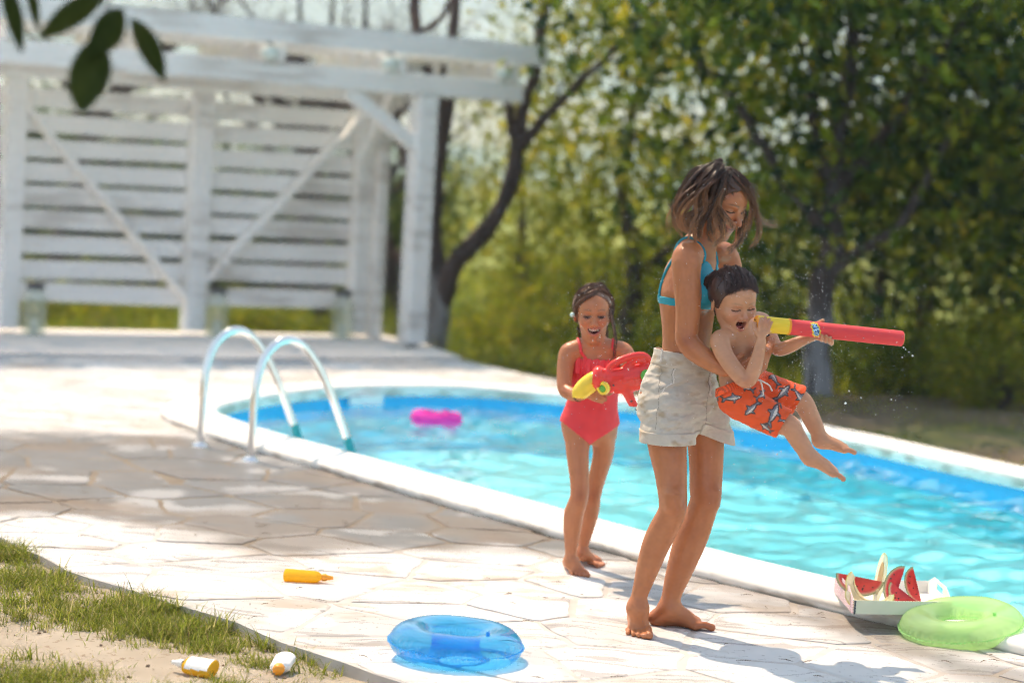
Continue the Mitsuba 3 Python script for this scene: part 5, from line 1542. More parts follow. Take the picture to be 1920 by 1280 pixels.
C.chain([(0.2672,8.62,0.5197,0.05),(0.2704,8.59,0.4503,0.0425),(0.2802,8.565,0.3751,0.037),(0.2855,8.55,0.3107,0.0345),(0.2798,8.55,0.272,0.035),(0.2684,8.56,0.2295,0.037),(0.266,8.57,0.1712,0.0335),(0.2652,8.57,0.1143,0.0255),(0.2658,8.57,0.06971,0.0205),(0.269,8.57,0.04957,0.0215)], 0.012)
C.chain([(0.3654,8.66,0.5208,0.048),(0.3705,8.68,0.4454,0.0395),(0.3557,8.7,0.3622,0.034),(0.344,8.715,0.2917,0.031),(0.3408,8.73,0.2503,0.032),(0.3354,8.74,0.2073,0.0335),(0.3256,8.755,0.1363,0.0275),(0.3185,8.76,0.08327,0.0205),(0.3185,8.76,0.04798,0.0195)], 0.012)
foot(C, (0.2692,8.57,0.04552), (0.2646,8.706,0), (0.2955,8.548,2.22e-16), (0.3138,8.483,0), 0.032, 1, 0.009)
foot(C, (0.3185,8.76,0.04798), (0.3192,8.913,-2.22e-16), (0.3701,8.804,0), (0.3925,8.737,-2.22e-16), 0.031, -1, 0.009)
FG = C.F.copy()
C.chain([(0.2265,8.6,0.8325,0.033),(0.2619,8.61,0.8498,0.036),(0.3159,8.615,0.8566,0.04),(0.3724,8.615,0.8537,0.036),(0.4151,8.61,0.8423,0.033)], 0.02)
C.chain([(0.3147,8.62,0.846,0.036),(0.3107,8.615,0.8764,0.034),(0.3068,8.62,0.9122,0.036)], 0.02)
C.chain([(0.2322,8.6,0.8368,0.036),(0.2147,8.595,0.8261,0.0365),(0.2054,8.58,0.7725,0.0315),(0.2041,8.555,0.7182,0.028),(0.2132,8.535,0.6924,0.0275),(0.2406,8.49,0.6821,0.024),(0.2674,8.455,0.6848,0.019)], 0.012)
hand(C, (0.2674,8.455,0.6848), (0.2973,8.42,0.6957), [[(0.3157,8.41,0.7114),(0.3339,8.405,0.7011),(0.3483,8.41,0.6935)], [(0.3184,8.41,0.6998),(0.3385,8.405,0.6895),(0.3547,8.41,0.684)], [(0.3171,8.41,0.6878),(0.3371,8.405,0.6796),(0.3552,8.41,0.6762)], [(0.312,8.415,0.6772),(0.3299,8.41,0.6708),(0.346,8.415,0.6673)]],
     [(0.2829,8.425,0.7082),(0.2956,8.42,0.7252),(0.3068,8.42,0.7357)], 0.0072, 0.005)
C.chain([(0.4086,8.605,0.8464,0.036),(0.4271,8.6,0.8357,0.0355),(0.4452,8.58,0.7859,0.031),(0.4562,8.55,0.7449,0.028),(0.4459,8.52,0.7269,0.026),(0.4204,8.475,0.7194,0.022),(0.3994,8.445,0.7189,0.018)], 0.012)
hand(C, (0.3994,8.445,0.7189), (0.3789,8.425,0.7176), [[(0.3622,8.42,0.7309),(0.3482,8.415,0.7306)], [(0.3609,8.42,0.719),(0.3471,8.415,0.7167)], [(0.3634,8.42,0.7093),(0.3497,8.415,0.705)], [(0.3679,8.42,0.6996),(0.3562,8.415,0.6955)]], [(0.382,8.43,0.7351),(0.3731,8.425,0.7489)], 0.0068, 0.005)
FGA = C.F.copy()
hdg.build(C, child=0.45, gu=0.020, gl=0.054, ww=0.140, cor=0.050, cheek=1.0, squint=1, jw=0.86)
m = C.skin(2)
col = mottled(m.vertices, SKIN_G, 0.065, seed=8)
for kp, kr in (((0.285,8.51,0.302), 0.03), ((0.3432,8.68,0.2862), 0.03), ((0.3141,8.5,0.003203), 0.04), ((0.3904,8.7,0.01434), 0.04), ((0.2079,8.5,0.7033), 0.025)):
    kw = np.exp(-(((m.vertices - np.array(kp)) / kr) ** 2).sum(1))[:, None]
    col = col * (1 - 0.30 * kw * np.array([0.6, 1.0, 1.0]))
col = hdg.paint(m.vertices, col, (0.42, 0.13, 0.11), (0.12, 0.065, 0.045), open_eyes=0.017, blush=(0.52, 0.19, 0.11), brow_w=0.45)
g = thing('person', 'smiling wet haired girl in a red swimsuit standing on the paving', 'person')
whole(g, m, 'm_skin', smooth=True, color=col)
part(g, 'teeth', hdg.teeth(8, 0.040, tw=0.026), 'm_teeth', smooth=True)

# swimsuit: a body-hugging skin with high leg openings, a ruffle and straps
X, Y, Z = C.full()
CORAL = np.array([0.72, 0.045, 0.055])
scene['m_suit'] = {'type': 'twosided', 'bsdf': {'type': 'principled', 'base_color': rgb(*CORAL), 'roughness': 0.5, 'sheen': 0.4, 'specular': 0.4}}
zt, zh, zc = (0.3144,8.6,0.8052)[2], (0.3129,8.6,0.5548)[2], (0.3169,8.6,0.4862)[2]
xc = (0.3167,8.6,0.5247)[0]
leg = zc + (zh - zc) * np.clip(np.abs(X - xc) / 0.092, 0, 1.2) ** 0.85
leg = leg + np.clip((Y - 8.66) / 0.05, 0, 1) * 0.004
F = np.maximum(FG - 0.0042, np.maximum(Z - zt, leg - Z))
suit = part(g, 'swimsuit', C.skin(2, F=np.ascontiguousarray(F, dtype=np.float32)), 'm_suit', smooth=True)
wv = 0.0035 * np.sin(X * 260 + 1.5 * np.sin(X * 90)) + 0.002 * np.sin(X * 470)
zt2, zr = (0.3139,8.6,0.8132)[2], (0.3176,8.6,0.7509)[2]
flare = np.clip((zt2 - Z) / (zt2 - zr), 0, 1.2)
F = np.maximum(np.abs(FG - 0.006 - 0.010 * flare - wv * (0.4 + flare)) - 0.0028, np.maximum(Z - zt2 - wv * 0.8, zr + wv * 1.6 - Z))
part(suit, 'ruffle', C.skin(1, F=np.ascontiguousarray(F, dtype=np.float32)), 'm_suit', smooth=True)
C.F = FGA
for pts in ([(0.2769,8.56,0.8102),(0.2655,8.56,0.8336),(0.2547,8.58,0.8556),(0.2528,8.61,0.8675),(0.2629,8.65,0.8511),(0.2785,8.68,0.8051)], [(0.3845,8.56,0.8162),(0.3811,8.56,0.8401),(0.3785,8.58,0.8626),(0.3771,8.61,0.8724),(0.3738,8.65,0.8533),(0.3676,8.68,0.8061)]):
    part(suit, 'strap', tube(spline(C.onto(spline(np.array(pts), 24), 0.001), 40), 0.0058, 8), 'm_suit', smooth=True)

# hair: wet, parted on one side, one strand over the shoulder
GD = np.array([0.13, 0.066, 0.040])
K = cap(hdg, hdg.c - 0.14, hdg.c + 0.14, 0.0026, grow=(0.372, 0.385, 0.440), line=(0.03, 0.62), low=-0.42, noise_amp=0.004)
km = K.skin(2)
gh = part(g, 'hair', km, 'm_hair', smooth=True, color=np.tile(GD, (len(km.vertices), 1)) * (0.7 + 0.9 * meshkit.fbm(hdg.loc(km.vertices) * [8, 20, 8], 3)[:, None]))
gs, wt = [], []
for k in range(16):
    t = k / 15
    st = np.array([0.10, 0.485 - 0.02 * t, 0.16 - 0.5 * t])
    gs.append([(*hdg.w(*st), 0.004), (*hdg.w(-0.08, 0.47 - 0.02 * t, 0.26 - 0.55 * t), 0.005), (*hdg.w(-0.26, 0.34 - 0.04 * t, 0.21 - 0.5 * t), 0.006), (*hdg.w(-0.36, 0.10, 0.06 - 0.36 * t), 0.006), (*hdg.w(-0.36, -0.10 - 0.25 * t, -0.08 - 0.3 * t), 0.006)])
    wt.append(1.0)
    gs.append([(*hdg.w(*st), 0.004), (*hdg.w(0.22, 0.43 - 0.02 * t, 0.14 - 0.45 * t), 0.005), (*hdg.w(0.34, 0.24, 0.07 - 0.4 * t), 0.006), (*hdg.w(0.37, 0.02, -0.02 - 0.32 * t), 0.006), (*hdg.w(0.34, -0.20 - 0.25 * t, -0.10 - 0.25 * t), 0.006)])
    wt.append(0.8)
gs.append([(*hdg.w(0.10, 0.485, 0.16), 0.004), (*hdg.w(-0.02, 0.43, 0.30), 0.004), (*hdg.w(-0.17, 0.32, 0.285), 0.005), (*hdg.w(-0.28, 0.17, 0.17), 0.006), (*hdg.w(-0.33, 0.02, 0.06), 0.007)])
wt.append(2.2)
gs.append([(*hdg.w(0.22, 0.43, 0.14), 0.004), (*hdg.w(0.34, 0.18, 0.10), 0.006), *[(0.3664,8.55,0.98,-1),(0.3758,8.53,0.9418,-1),(0.3842,8.52,0.895,-1),(0.3829,8.53,0.8564,-1),(0.3833,8.54,0.8217,-1)]])
wt.append(1.1)
for pts in ([(0.2507,8.66,0.9267,-1),(0.2568,8.66,0.8906,-1),(0.2642,8.66,0.8667,-1)], [(0.3563,8.66,0.9164,-1),(0.3582,8.66,0.8841,-1),(0.3554,8.66,0.8637,-1)]):
    gs.append(pts)
    wt.append(1.5)
hdg.build(C, child=0.45, gu=0.020, gl=0.054, ww=0.140, cor=0.050, cheek=1.0, squint=1, jw=0.86)
rs = np.random.default_rng(23)
hm, hc = strands([(q, k, 0.010, 0.006) for q, k in zip(guide_lines(C, gs), wt)], 40, rs, thick=0.0011, seg=14, frizz=0.002, fade=0.15, subs=3, clump=0.004)
part(gh, 'strands', hm, 'm_hair', smooth=True, color=GD * (0.5 + 1.4 * hc[:, None] ** 2), kind='stuff')
part(g, 'hair_clip', trimesh.creation.icosphere(2, 0.009).apply_translation((0.2204,8.6,0.9729)), principled((0.55, 0.75, 0.72), 0.25), smooth=True)
a = unit(np.array((0.2674,8.455,0.6848)) - np.array((0.2406,8.49,0.6821)))
th = np.linspace(0, 2 * np.pi, 26)
b1 = unit(np.cross(a, [0, 0, 1.0]))
part(g, 'bracelet', tube(np.array((0.2578,8.467,0.6842)) + 0.0225 * (np.cos(th)[:, None] * b1 + np.sin(th)[:, None] * np.cross(a, b1)), 0.003, 6), principled((0.06, 0.035, 0.02), 0.6), smooth=True)
# ------------------------------------------------------------------ the toys in their hands
scene['m_foam_red'] = {'type': 'bumpmap', 'bump': proc(lambda p, n, uv: fbm(p.x * 420, p.y * 420, p.z * 420, 2), 4e-4), 'scale': 0.0006, 'bsdf': principled((0.70, 0.055, 0.060), 0.7)}
scene['m_foam_yellow'] = {'type': 'bumpmap', 'bump': proc(lambda p, n, uv: fbm(p.x * 420, p.y * 420, p.z * 420, 2), 4e-4), 'scale': 0.0004, 'bsdf': principled((0.80, 0.58, 0.035), 0.6)}
scene['m_orange_plastic'] = principled((0.85, 0.33, 0.02), 0.35)
scene['m_black'] = principled((0.02, 0.02, 0.02), 0.5)
A0, A1 = np.array((0.7737,7.312,1.05)), np.array((1.259,7.4,1.022))
ax = unit(A1 - A0)
upv = unit(np.array([0, 0, 1.0]) - ax * ax[2])
nb = np.cross(ax, upv)
if nb[1] > 0:
    nb = -nb                                  # towards the viewer's side of the tube
ft = thing('foam_water_tube', 'red foam water tube with a yellow grip held out by the boy', 'water toy')
LT = np.linalg.norm(A1 - A0)
J = LT * 0.222


def on_tube(t, a, r=0.0258):
    return A0 + ax * t + r * (math.cos(a) * upv + math.sin(a) * nb)


def sleeve(t0, t1, r, hole, n=40, rnd=0.003):
    m = lathe([(hole, 0.012), (hole, 0.0), (r - rnd, 0.0), (r, rnd), (r, (t1 - t0) * 0.33), (r * 1.004, (t1 - t0) * 0.6), (r, t1 - t0 - rnd), (r - rnd, t1 - t0), (hole, t1 - t0), (hole, t1 - t0 - 0.012)], n)
    return frame(m, A0 + ax * t0, upv, ax)


part(ft, 'foam_sleeve', sleeve(J, LT, 0.0252, 0.010), 'm_foam_red', smooth=40)
part(ft, 'grip', sleeve(0.004, J - 0.001, 0.0258, 0.008), 'm_foam_yellow', smooth=40)
part(ft, 'grip_cap', frame(lathe([(0, -0.003), (0.020, -0.003), (0.0245, 0.0), (0.0255, 0.004)], 32), A0, upv, ax), 'm_orange_plastic', smooth=30)
part(ft, 'collar', frame(lathe([(0.0255, -0.0035), (0.0272, -0.002), (0.0272, 0.002), (0.0255, 0.0035)], 36), A0 + ax * J, upv, ax), 'm_orange_plastic', smooth=30)
part(ft, 'tip_ring', frame(lathe([(0.0, 0.0005), (0.010, 0.0005), (0.0215, 0.0010), (0.0245, -0.0015)], 32), A1, upv, ax), 'm_orange_plastic', smooth=30)
rs = np.random.default_rng(3)
spots = []
for k in range(16):
    a, r = rs.uniform(0, 6.28), rs.uniform(0.008, 0.021)
    spots.append(frame(trimesh.creation.cylinder(rs.uniform(0.0012, 0.0026), 0.001, sections=8), A0 - ax * 0.0035 + r * (math.cos(a) * upv + math.sin(a) * nb), upv, ax))
part(ft, 'cap_print', join(spots), 'm_black')


def wrap(poly, t0, size, off, tilt=0.0):
    """a flat print laid round the tube: polygon coordinates in units of size, x along the tube, y up round it"""
    v, f = trimesh.creation.triangulate_polygon(shapely.segmentize(poly, 0.06), engine='earcut')
    m = trimesh.Trimesh(np.column_stack([v, np.zeros(len(v))]), f, process=False)
    m = m.subdivide_to_size(0.12)
    x, y = m.vertices[:, 0] * math.cos(tilt) - m.vertices[:, 1] * math.sin(tilt), m.vertices[:, 0] * math.sin(tilt) + m.vertices[:, 1] * math.cos(tilt)
    r = 0.0254 + off
    a = math.pi / 2 - y * size / r
    p = A0 + ax * (t0 + x * size)[:, None] + r * (np.cos(a)[:, None] * upv + np.sin(a)[:, None] * nb)
    return trimesh.Trimesh(p, m.faces, process=False)


burst = []
for k in range(22):
    a = 2 * math.pi * k / 22
    r = (1.0 if k % 2 else 0.72) * (0.62 + 0.38 * abs(math.sin(a)))
    burst.append((0.62 * r * math.cos(a), r * math.sin(a)))
burst = Polygon(burst).buffer(0)
ts = LT * 0.392
scene['m_print_yellow'] = principled((0.78, 0.55, 0.05), 0.5)
scene['m_print_blue'] = principled((0.03, 0.10, 0.28), 0.5)
scene['m_print_pale'] = principled((0.35, 0.60, 0.78), 0.5)
part(ft, 'logo_edge', wrap(burst.buffer(0.06), ts, 0.0325, 0.0006, 0.35), 'm_print_yellow')
part(ft, 'logo_ground', wrap(burst.buffer(-0.07), ts, 0.0325, 0.0010, 0.35), 'm_print_blue')
scr = shapely.union_all([LineString([(-0.22, 0.62), (0.1, 0.55), (-0.12, 0.36), (0.16, 0.28)]).buffer(0.06), LineString([(-0.28, 0.08), (-0.2, -0.1), (-0.08, 0.1), (0.02, -0.1), (0.12, 0.12), (0.26, -0.02)]).buffer(0.06),
                         LineString([(-0.24, -0.32), (0.08, -0.30)]).buffer(0.05), LineString([(-0.16, -0.55), (0.18, -0.45), (0.10, -0.66)]).buffer(0.05)])
part(ft, 'logo_scrawl', join([wrap(q, ts, 0.0325, 0.0014, 0.35) for q in getattr(scr, 'geoms', [scr])]), 'm_print_pale')

# the girl's water blaster
scene['m_toy_red'] = {'type': 'principled', 'base_color': rgb(0.74, 0.030, 0.018), 'roughness': 0.22, 'specular': 0.6, 'clearcoat': 0.4}
scene['m_toy_yellow'] = {'type': 'principled', 'base_color': rgb(0.85, 0.62, 0.05), 'roughness': 0.28, 'specular': 0.5}
scene['m_toy_green'] = {'type': 'principled', 'base_color': rgb(0.11, 0.42, 0.06), 'roughness': 0.3, 'specular': 0.5}
wb = thing('water_blaster', 'big red toy water blaster with a yellow tank held by the girl', 'water toy')
B = Clay((0.30, 8.22, 0.66), (0.66, 8.56, 0.95), 0.0024)
VD = (0.0, 0.1, 1.0)
B.chain([(0.3357,8.375,0.753,0.034),(0.3788,8.375,0.7515,0.036),(0.4278,8.39,0.7628,0.036),(0.4771,8.41,0.7758,0.036),(0.5285,8.43,0.7888,0.034)], 0.008, n=6, flat=(VD, 1.22))
B.ball((0.3211,8.366,0.7628), (0.026, 0.044, 0.042), 0.012)
B.chain([(0.3999,8.375,0.7252,0.02),(0.4686,8.395,0.7391,0.02),(0.5279,8.42,0.7561,0.02)], 0.012)
B.chain([(0.4325,8.385,0.7124,0.019),(0.4504,8.39,0.6795,0.0165),(0.4726,8.395,0.6408,0.0165)], 0.012)
B.chain([(0.4728,8.395,0.6369,0.01),(0.498,8.405,0.6511,0.009),(0.51,8.41,0.6849,0.008),(0.5035,8.41,0.7279,0.009)], 0.010)
B.chain([(0.3597,8.372,0.7743,0.012),(0.362,8.368,0.8002,0.0125),(0.3842,8.368,0.8211,0.0125),(0.4208,8.378,0.8381,0.0125),(0.4599,8.39,0.8492,0.0125),(0.4879,8.4,0.848,0.0125),(0.5072,8.41,0.8307,0.0125),(0.5074,8.415,0.7987,0.014)], 0.008)
B.chain([(0.4122,8.382,0.7882,0.0125),(0.4305,8.385,0.8126,0.011),(0.4572,8.39,0.8274,0.01),(0.485,8.4,0.8302,0.01)], 0.008)
for k in range(6):
    B.chain([(0.3966,8.338,0.7557,0.0025),(0.3986,8.345,0.7259,0.0025)] if False else [(*(np.array((0.3994,8.338,0.7735)) + [0.010 * k, 0.004 * k, 0.001 * k]), 0.0022), (*(np.array((0.4057,8.343,0.7362)) + [0.010 * k, 0.004 * k, 0.002 * k]), 0.0022)], 0.002, n=3, cut=True)
bm = B.skin(1)
part(wb, 'body', bm, 'm_toy_red', smooth=True)
B2 = Clay((0.22, 8.26, 0.68), (0.40, 8.50, 0.86), 0.0024)
B2.chain([(0.2485,8.4,0.681,0.016),(0.2608,8.392,0.7021,0.03),(0.2791,8.39,0.723,0.034),(0.2976,8.386,0.7401,0.034),(0.3087,8.384,0.7508,0.032)], 0.01)
part(wb, 'tank', B2.skin(2), 'm_toy_yellow', smooth=True)


def disc(parent, name, c, nrm, prof, mat):
    part(parent, name, frame(lathe(prof, 28), c, (0, 0, 1), nrm), mat, smooth=40)


nz = unit((-0.55, -0.80, -0.25))
c0 = np.array((0.3398,8.335,0.7254))
disc(wb, 'pump_ring', c0 - nz * 0.012, nz, [(0.024, 0.0), (0.0255, 0.010), (0.0235, 0.016), (0.015, 0.016), (0.013, 0.011)], 'm_toy_yellow')
disc(wb, 'pump_knob', c0 - nz * 0.012, nz, [(0.0145, 0.005), (0.0135, 0.014), (0.009, 0.019), (0.0, 0.020)], 'm_toy_green')
c1 = np.array((0.4984,8.372,0.7782))
disc(wb, 'badge', c1, (0.25, -1, 0.1), [(0.022, -0.002), (0.021, 0.004), (0.016, 0.007), (0.0, 0.008)], 'm_toy_green')
for px, rr in (((0.4494,8.372,0.6811), 0.004), ((0.4692,8.378,0.6502), 0.004), ((0.378,8.336,0.7392), 0.0035), ((0.484,8.368,0.7541), 0.0035)):
    disc(wb, 'screw', np.array(px), (0, -1, 0.1), [(rr, -0.002), (rr, 0.001), (0.0, 0.0015)], 'm_dark_plastic')
part(wb, 'nozzle', tube(np.array([(0.5207,8.43,0.7884),(0.5685,8.45,0.7993),(0.6005,8.462,0.8061)]), [0.016, 0.012, 0.010], 16), 'm_toy_yellow', smooth=40)

# ------------------------------------------------------------------ inflatable rings
def swim_ring(key, c, R, rh, rv, nrm, mat, finmat, seed):
    nu, nv = 180, 44
    u, v = np.meshgrid(np.linspace(0, 2 * np.pi, nu, endpoint=False), np.linspace(0, 2 * np.pi, nv, endpoint=False), indexing='ij')
    cr = np.abs(np.cos(v)) ** 10
    wr = 1 + 0.050 * cr * np.sin(u * 47 + 2 * np.sin(u * 5 + seed)) + 0.012 * np.sin(u * 3 + seed)
    rad = R + rh * np.sign(np.cos(v)) * np.abs(np.cos(v)) ** 0.9 * wr
    z = rv * np.sin(v) * (1 - 0.02 * np.sin(u * 5 + 1))
    p = np.stack([rad * np.cos(u), rad * np.sin(u), z], -1).reshape(-1, 3)
    i, j = np.meshgrid(np.arange(nu), np.arange(nv), indexing='ij')
    i, j = i.ravel(), j.ravel()
    q = np.stack([i * nv + j, ((i + 1) % nu) * nv + j, ((i + 1) % nu) * nv + (j + 1) % nv, i * nv + (j + 1) % nv], -1)
    m = trimesh.Trimesh(p, np.vstack([q[:, [0, 1, 2]], q[:, [0, 2, 3]]]), process=False)
    whole(key, frame(m, c, (1, 0, 0), nrm), mat, smooth=True)
    for name, r0, r1 in (('outer_seam', R + rh * 0.985, R + rh + 0.0075), ('inner_seam', R - rh - 0.006, R - rh * 0.985)):
        a = np.linspace(0, 2 * np.pi, 361)
        zz = 0.0016 * np.sin(a * 90) + 0.002 * np.sin(a * 11)
        w = 0.0012 * np.sin(a * 61 + seed)
        vv = np.concatenate([np.stack([(r0 + w * 0) * np.cos(a), (r0) * np.sin(a), zz * 0.2], -1), np.stack([(r1 + w) * np.cos(a), (r1 + w) * np.sin(a), zz], -1)])
        part(key, name, frame(trimesh.Trimesh(vv, np.vstack([quads(2, 361)]), process=False), c, (1, 0, 0), nrm), finmat, smooth=True)
    vz = tube([[R * 0.7, -R * 0.66, rv * 0.93], [R * 0.7, -R * 0.66, rv + 0.006], [R * 0.71, -R * 0.665, rv + 0.010]], [0.006, 0.0055, 0.005], 12)
    part(key, 'valve', frame(vz, c, (1, 0, 0), nrm), finmat, smooth=40)


def vinyl(clear, milk, weight):
    return {'type': 'blendbsdf', 'weight': weight,
            'a': {'type': 'thindielectric', 'int_ior': 1.45, 'specular_transmittance': rgb(*clear)},
            'b': {'type': 'principledthin', 'base_color': rgb(*milk), 'roughness': 0.25, 'diff_trans': 1.2, 'spec_trans': 0.0, 'eta': 1.5}}


scene['m_vinyl_blue'] = vinyl((0.30, 0.75, 0.985), (0.06, 0.45, 0.88), 0.14)
scene['m_vinyl_blue_seam'] = vinyl((0.22, 0.62, 0.95), (0.10, 0.45, 0.85), 0.6)
scene['m_vinyl_green'] = vinyl((0.86, 0.98, 0.72), (0.62, 0.86, 0.46), 0.62)
scene['m_vinyl_green_seam'] = vinyl((0.6, 0.9, 0.5), (0.50, 0.85, 0.40), 0.7)
k1 = thing('swim_ring', 'see through blue inflatable swim ring lying on the dry paving in front', 'swim ring')
c = np.array((-0.1192,6.892,0))
swim_ring(k1, c + [0, 0, 0.052], 0.136, 0.066, 0.052, (0.02, -0.03, 1), 'm_vinyl_blue', 'm_vinyl_blue_seam', 1.0)
k2 = thing('swim_ring', 'pale green inflatable swim ring leaning on the coping beside the fruit tray', 'swim ring')
swim_ring(k2, np.array((1.572,7.69,0.05323)), 0.140, 0.066, 0.048, (-0.15, -0.115, 1), 'm_vinyl_green', 'm_vinyl_green_seam', 2.3)
scene['m_vinyl_pink'] = {'type': 'principledthin', 'base_color': rgb(0.88, 0.10, 0.52), 'roughness': 0.25, 'diff_trans': 0.7, 'spec_trans': 0.0, 'eta': 1.5}
k3 = thing('pool_float', 'bright pink inflatable float drifting on the water at the far side', 'pool float')
c = np.array((-0.4536,14.53,-0.07))
fl_ = Clay(tuple(c - [0.26, 0.26, 0.1]), tuple(c + [0.26, 0.26, 0.16]), 0.006)
a = np.linspace(0, 2 * np.pi, 25)
fl_.chain([(*(c + [0.115 * math.cos(q), 0.10 * math.sin(q), 0.005]), 0.043 + 0.010 * math.cos(q * 2 + 0.6)) for q in a], 0.01, n=50)
whole(k3, fl_.skin(1), 'm_vinyl_pink', smooth=True)
part(k3, 'handle', tube(spline([c + [0.02, -0.10, 0.045], c + [0.06, -0.11, 0.070], c + [0.10, -0.08, 0.045]], 16), 0.008, 8), 'm_vinyl_pink', smooth=True)

# ------------------------------------------------------------------ pool ladder
scene['m_chrome'] = {'type': 'roughconductor', 'material': 'Cr', 'alpha': 0.07, 'distribution': 'ggx', 'specular_reflectance': rgb(1.25, 1.25, 1.25)} if False else principled((0.84, 0.84, 0.83), 0.13, metallic=1.0)
scene['m_teal_reflection'] = principled((0.015, 0.30, 0.33), 0.4)
ld = thing('pool_ladder', 'chrome pool ladder with two arched handrails at the left end of the pool', 'pool ladder')
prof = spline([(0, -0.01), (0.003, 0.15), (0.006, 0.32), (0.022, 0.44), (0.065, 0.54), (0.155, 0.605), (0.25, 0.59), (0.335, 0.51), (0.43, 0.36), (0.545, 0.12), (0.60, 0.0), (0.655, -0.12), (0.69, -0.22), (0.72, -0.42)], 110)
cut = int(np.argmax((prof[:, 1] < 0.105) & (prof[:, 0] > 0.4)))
DIN = np.array([0.82, 0.572, 0])
for base in ((-1.591,11.87,0), (-1.271,11.39,0)):
    b = np.array(base)
    P3 = b + prof[:, :1] * DIN + prof[:, 1:2] * UPZ
    rl = part(ld, 'rail', tube(P3[:cut + 1], 0.0205, 20), 'm_chrome', smooth=True)
    part(rl, 'sleeve', tube(P3[cut - 1:], 0.0222, 18), 'm_teal_reflection', smooth=True)  # water reflected in the lower chrome, put in as a teal coloured tube
    part(rl, 'flange', frame(lathe([(0.0208, 0.024), (0.026, 0.022), (0.040, 0.010), (0.046, 0.002), (0.046, -0.004)], 32), b, (1, 0, 0), (0, 0, 1)), 'm_chrome', smooth=50)
b0, b1_ = np.array((-1.591,11.87,0)), np.array((-1.271,11.39,0))
for d, z in ((0.66, -0.17), (0.69, -0.32)):
    part(ld, 'tread', beam(b0 + DIN * d + UPZ * z, b1_ + DIN * d + UPZ * z, 0.08, 0.025, chamfer=0.005), 'm_white_plastic')

# ------------------------------------------------------------------ sun cream bottles
scene['m_amber'] = {'type': 'principledthin', 'base_color': rgb(0.95, 0.64, 0.06), 'roughness': 0.2, 'diff_trans': 1.0, 'spec_trans': 0.0, 'eta': 1.5}
scene['m_label_white'] = principled((0.80, 0.79, 0.76), 0.4)


def bottle(label, base, axis, roll, L, w, body_mat, cap_mat, wrap_mat=None, spray=True, ground=0.0):
    """a flat oval bottle lying on its side: base = middle of its bottom end, axis towards the cap"""
    th = thing('sun_cream_bottle', label, 'bottle', 'sun cream bottles on the ground')
    axis = unit(axis)
    prof = [(0.0, 0.0), (0.7, 0.0), (0.93, 0.02), (1.0, 0.06), (0.97, 0.30), (0.94, 0.60), (0.92, 0.82), (0.80, 0.91), (0.50, 0.97), (0.36, 1.0), (0.0, 1.0)]
    m = lathe([(r * w, z * L) for r, z in prof], 40)
    m.vertices[:, 1] *= 0.66
    n = np.asarray(roll, float)
    whole(th, frame(m, base, n, axis), body_mat, smooth=50)
    if wrap_mat:
        q = lathe([(r * w + 0.0008, z * L) for r, z in prof[3:7]], 40)
        q.vertices[:, 1] *= 0.67
        q = frame(q, base, n, axis)
        q.update_faces(q.triangles_center[:, 2] > np.asarray(base)[2] - 0.002)
        part(th, 'label_wrap', q, wrap_mat, smooth=50)
    cp = lathe([(0.36 * w, L), (0.40 * w, L + 0.002), (0.40 * w, L + 0.014), (0.30 * w, L + 0.018), (0.22 * w, L + 0.032), (0.18 * w, L + 0.040), (0.0, L + 0.041)] if spray else
               [(0.50 * w, L - 0.006), (0.52 * w, L), (0.50 * w, L + 0.012), (0.40 * w, L + 0.019), (0.2 * w, L + 0.0225), (0.0, L + 0.023)], 28)
    part(th, 'cap', frame(cp, base, n, axis), cap_mat, smooth=50)
    return th


b = bottle('amber sun cream bottle lying on the paving between the ladder and the blue ring', np.array((-0.7627,8.082,0.02)), (1.0, -0.05, 0.0), (0.05, 1, 0.1), 0.135, 0.033, 'm_amber', 'm_orange_plastic')
E2 = np.array((-0.8108,6.584,0))
E2[2] = earth_z(E2[0], E2[1]) + 0.024
bottle('amber sun cream bottle with a white label and nozzle lying on the bare earth', E2, (-0.92, 0.42, 0.02), (0.3, 0.8, 0.45), 0.105, 0.034, 'm_amber', 'm_label_white', 'm_label_white')
E3 = np.array((-0.6334,6.699,0))
E3[2] = earth_z(E3[0], E3[1]) + 0.026
bottle('white sun cream bottle with an orange cap lying at the edge of the paving', E3 + [0.008, 0.10, 0.006], (-0.08, -0.98, -0.10), (1, 0, 0.15), 0.105, 0.034, 'm_label_white', 'm_orange_plastic', None, False)

# ------------------------------------------------------------------ tray of melon slices on the coping
def _stripes(p, n, uv):
    s = dr.abs(((p.z * 0.9 + (p.y * 0.9 + p.x * 0.2)) * 125.0) - dr.floor((p.z * 0.9 + (p.y * 0.9 + p.x * 0.2)) * 125.0) - 0.5) * 2
    return mix((0.74, 0.70, 0.70), (0.46, 0.20, 0.25), smoothstep(0.45, 0.62, s))


scene['m_stripes'] = principled(proc(_stripes), 0.7)
scene['m_card'] = principled((0.64, 0.68, 0.52), 0.75)
scene['m_card_white'] = principled((0.74, 0.73, 0.70), 0.75)
ty = thing('cardboard_tray', 'pale cardboard fruit tray with striped handle ends on the pool coping', 'tray')
zb = 0.058
FL, FR, BL = np.array((1.212,7.731,0.058)), np.array((1.557,7.805,0.058)), np.array((1.206,8.149,0.058))
eX, eY = FR - FL, BL - FL
WX, WY = np.linalg.norm(eX), np.linalg.norm(eY)
eX, eY = eX / WX, eY / WY


def tp(x, y, z):
    return FL + eX * x + eY * y + UPZ * z


def panel(poly, o, a, bdir, th_=0.003):
    m = trimesh.creation.extrude_polygon(poly, th_, engine='earcut')
    n = unit(np.cross(a, bdir))
    return trimesh.Trimesh(np.asarray(o) + m.vertices[:, :1] * a + m.vertices[:, 1:2] * bdir + m.vertices[:, 2:3] * n, m.faces, process=False)


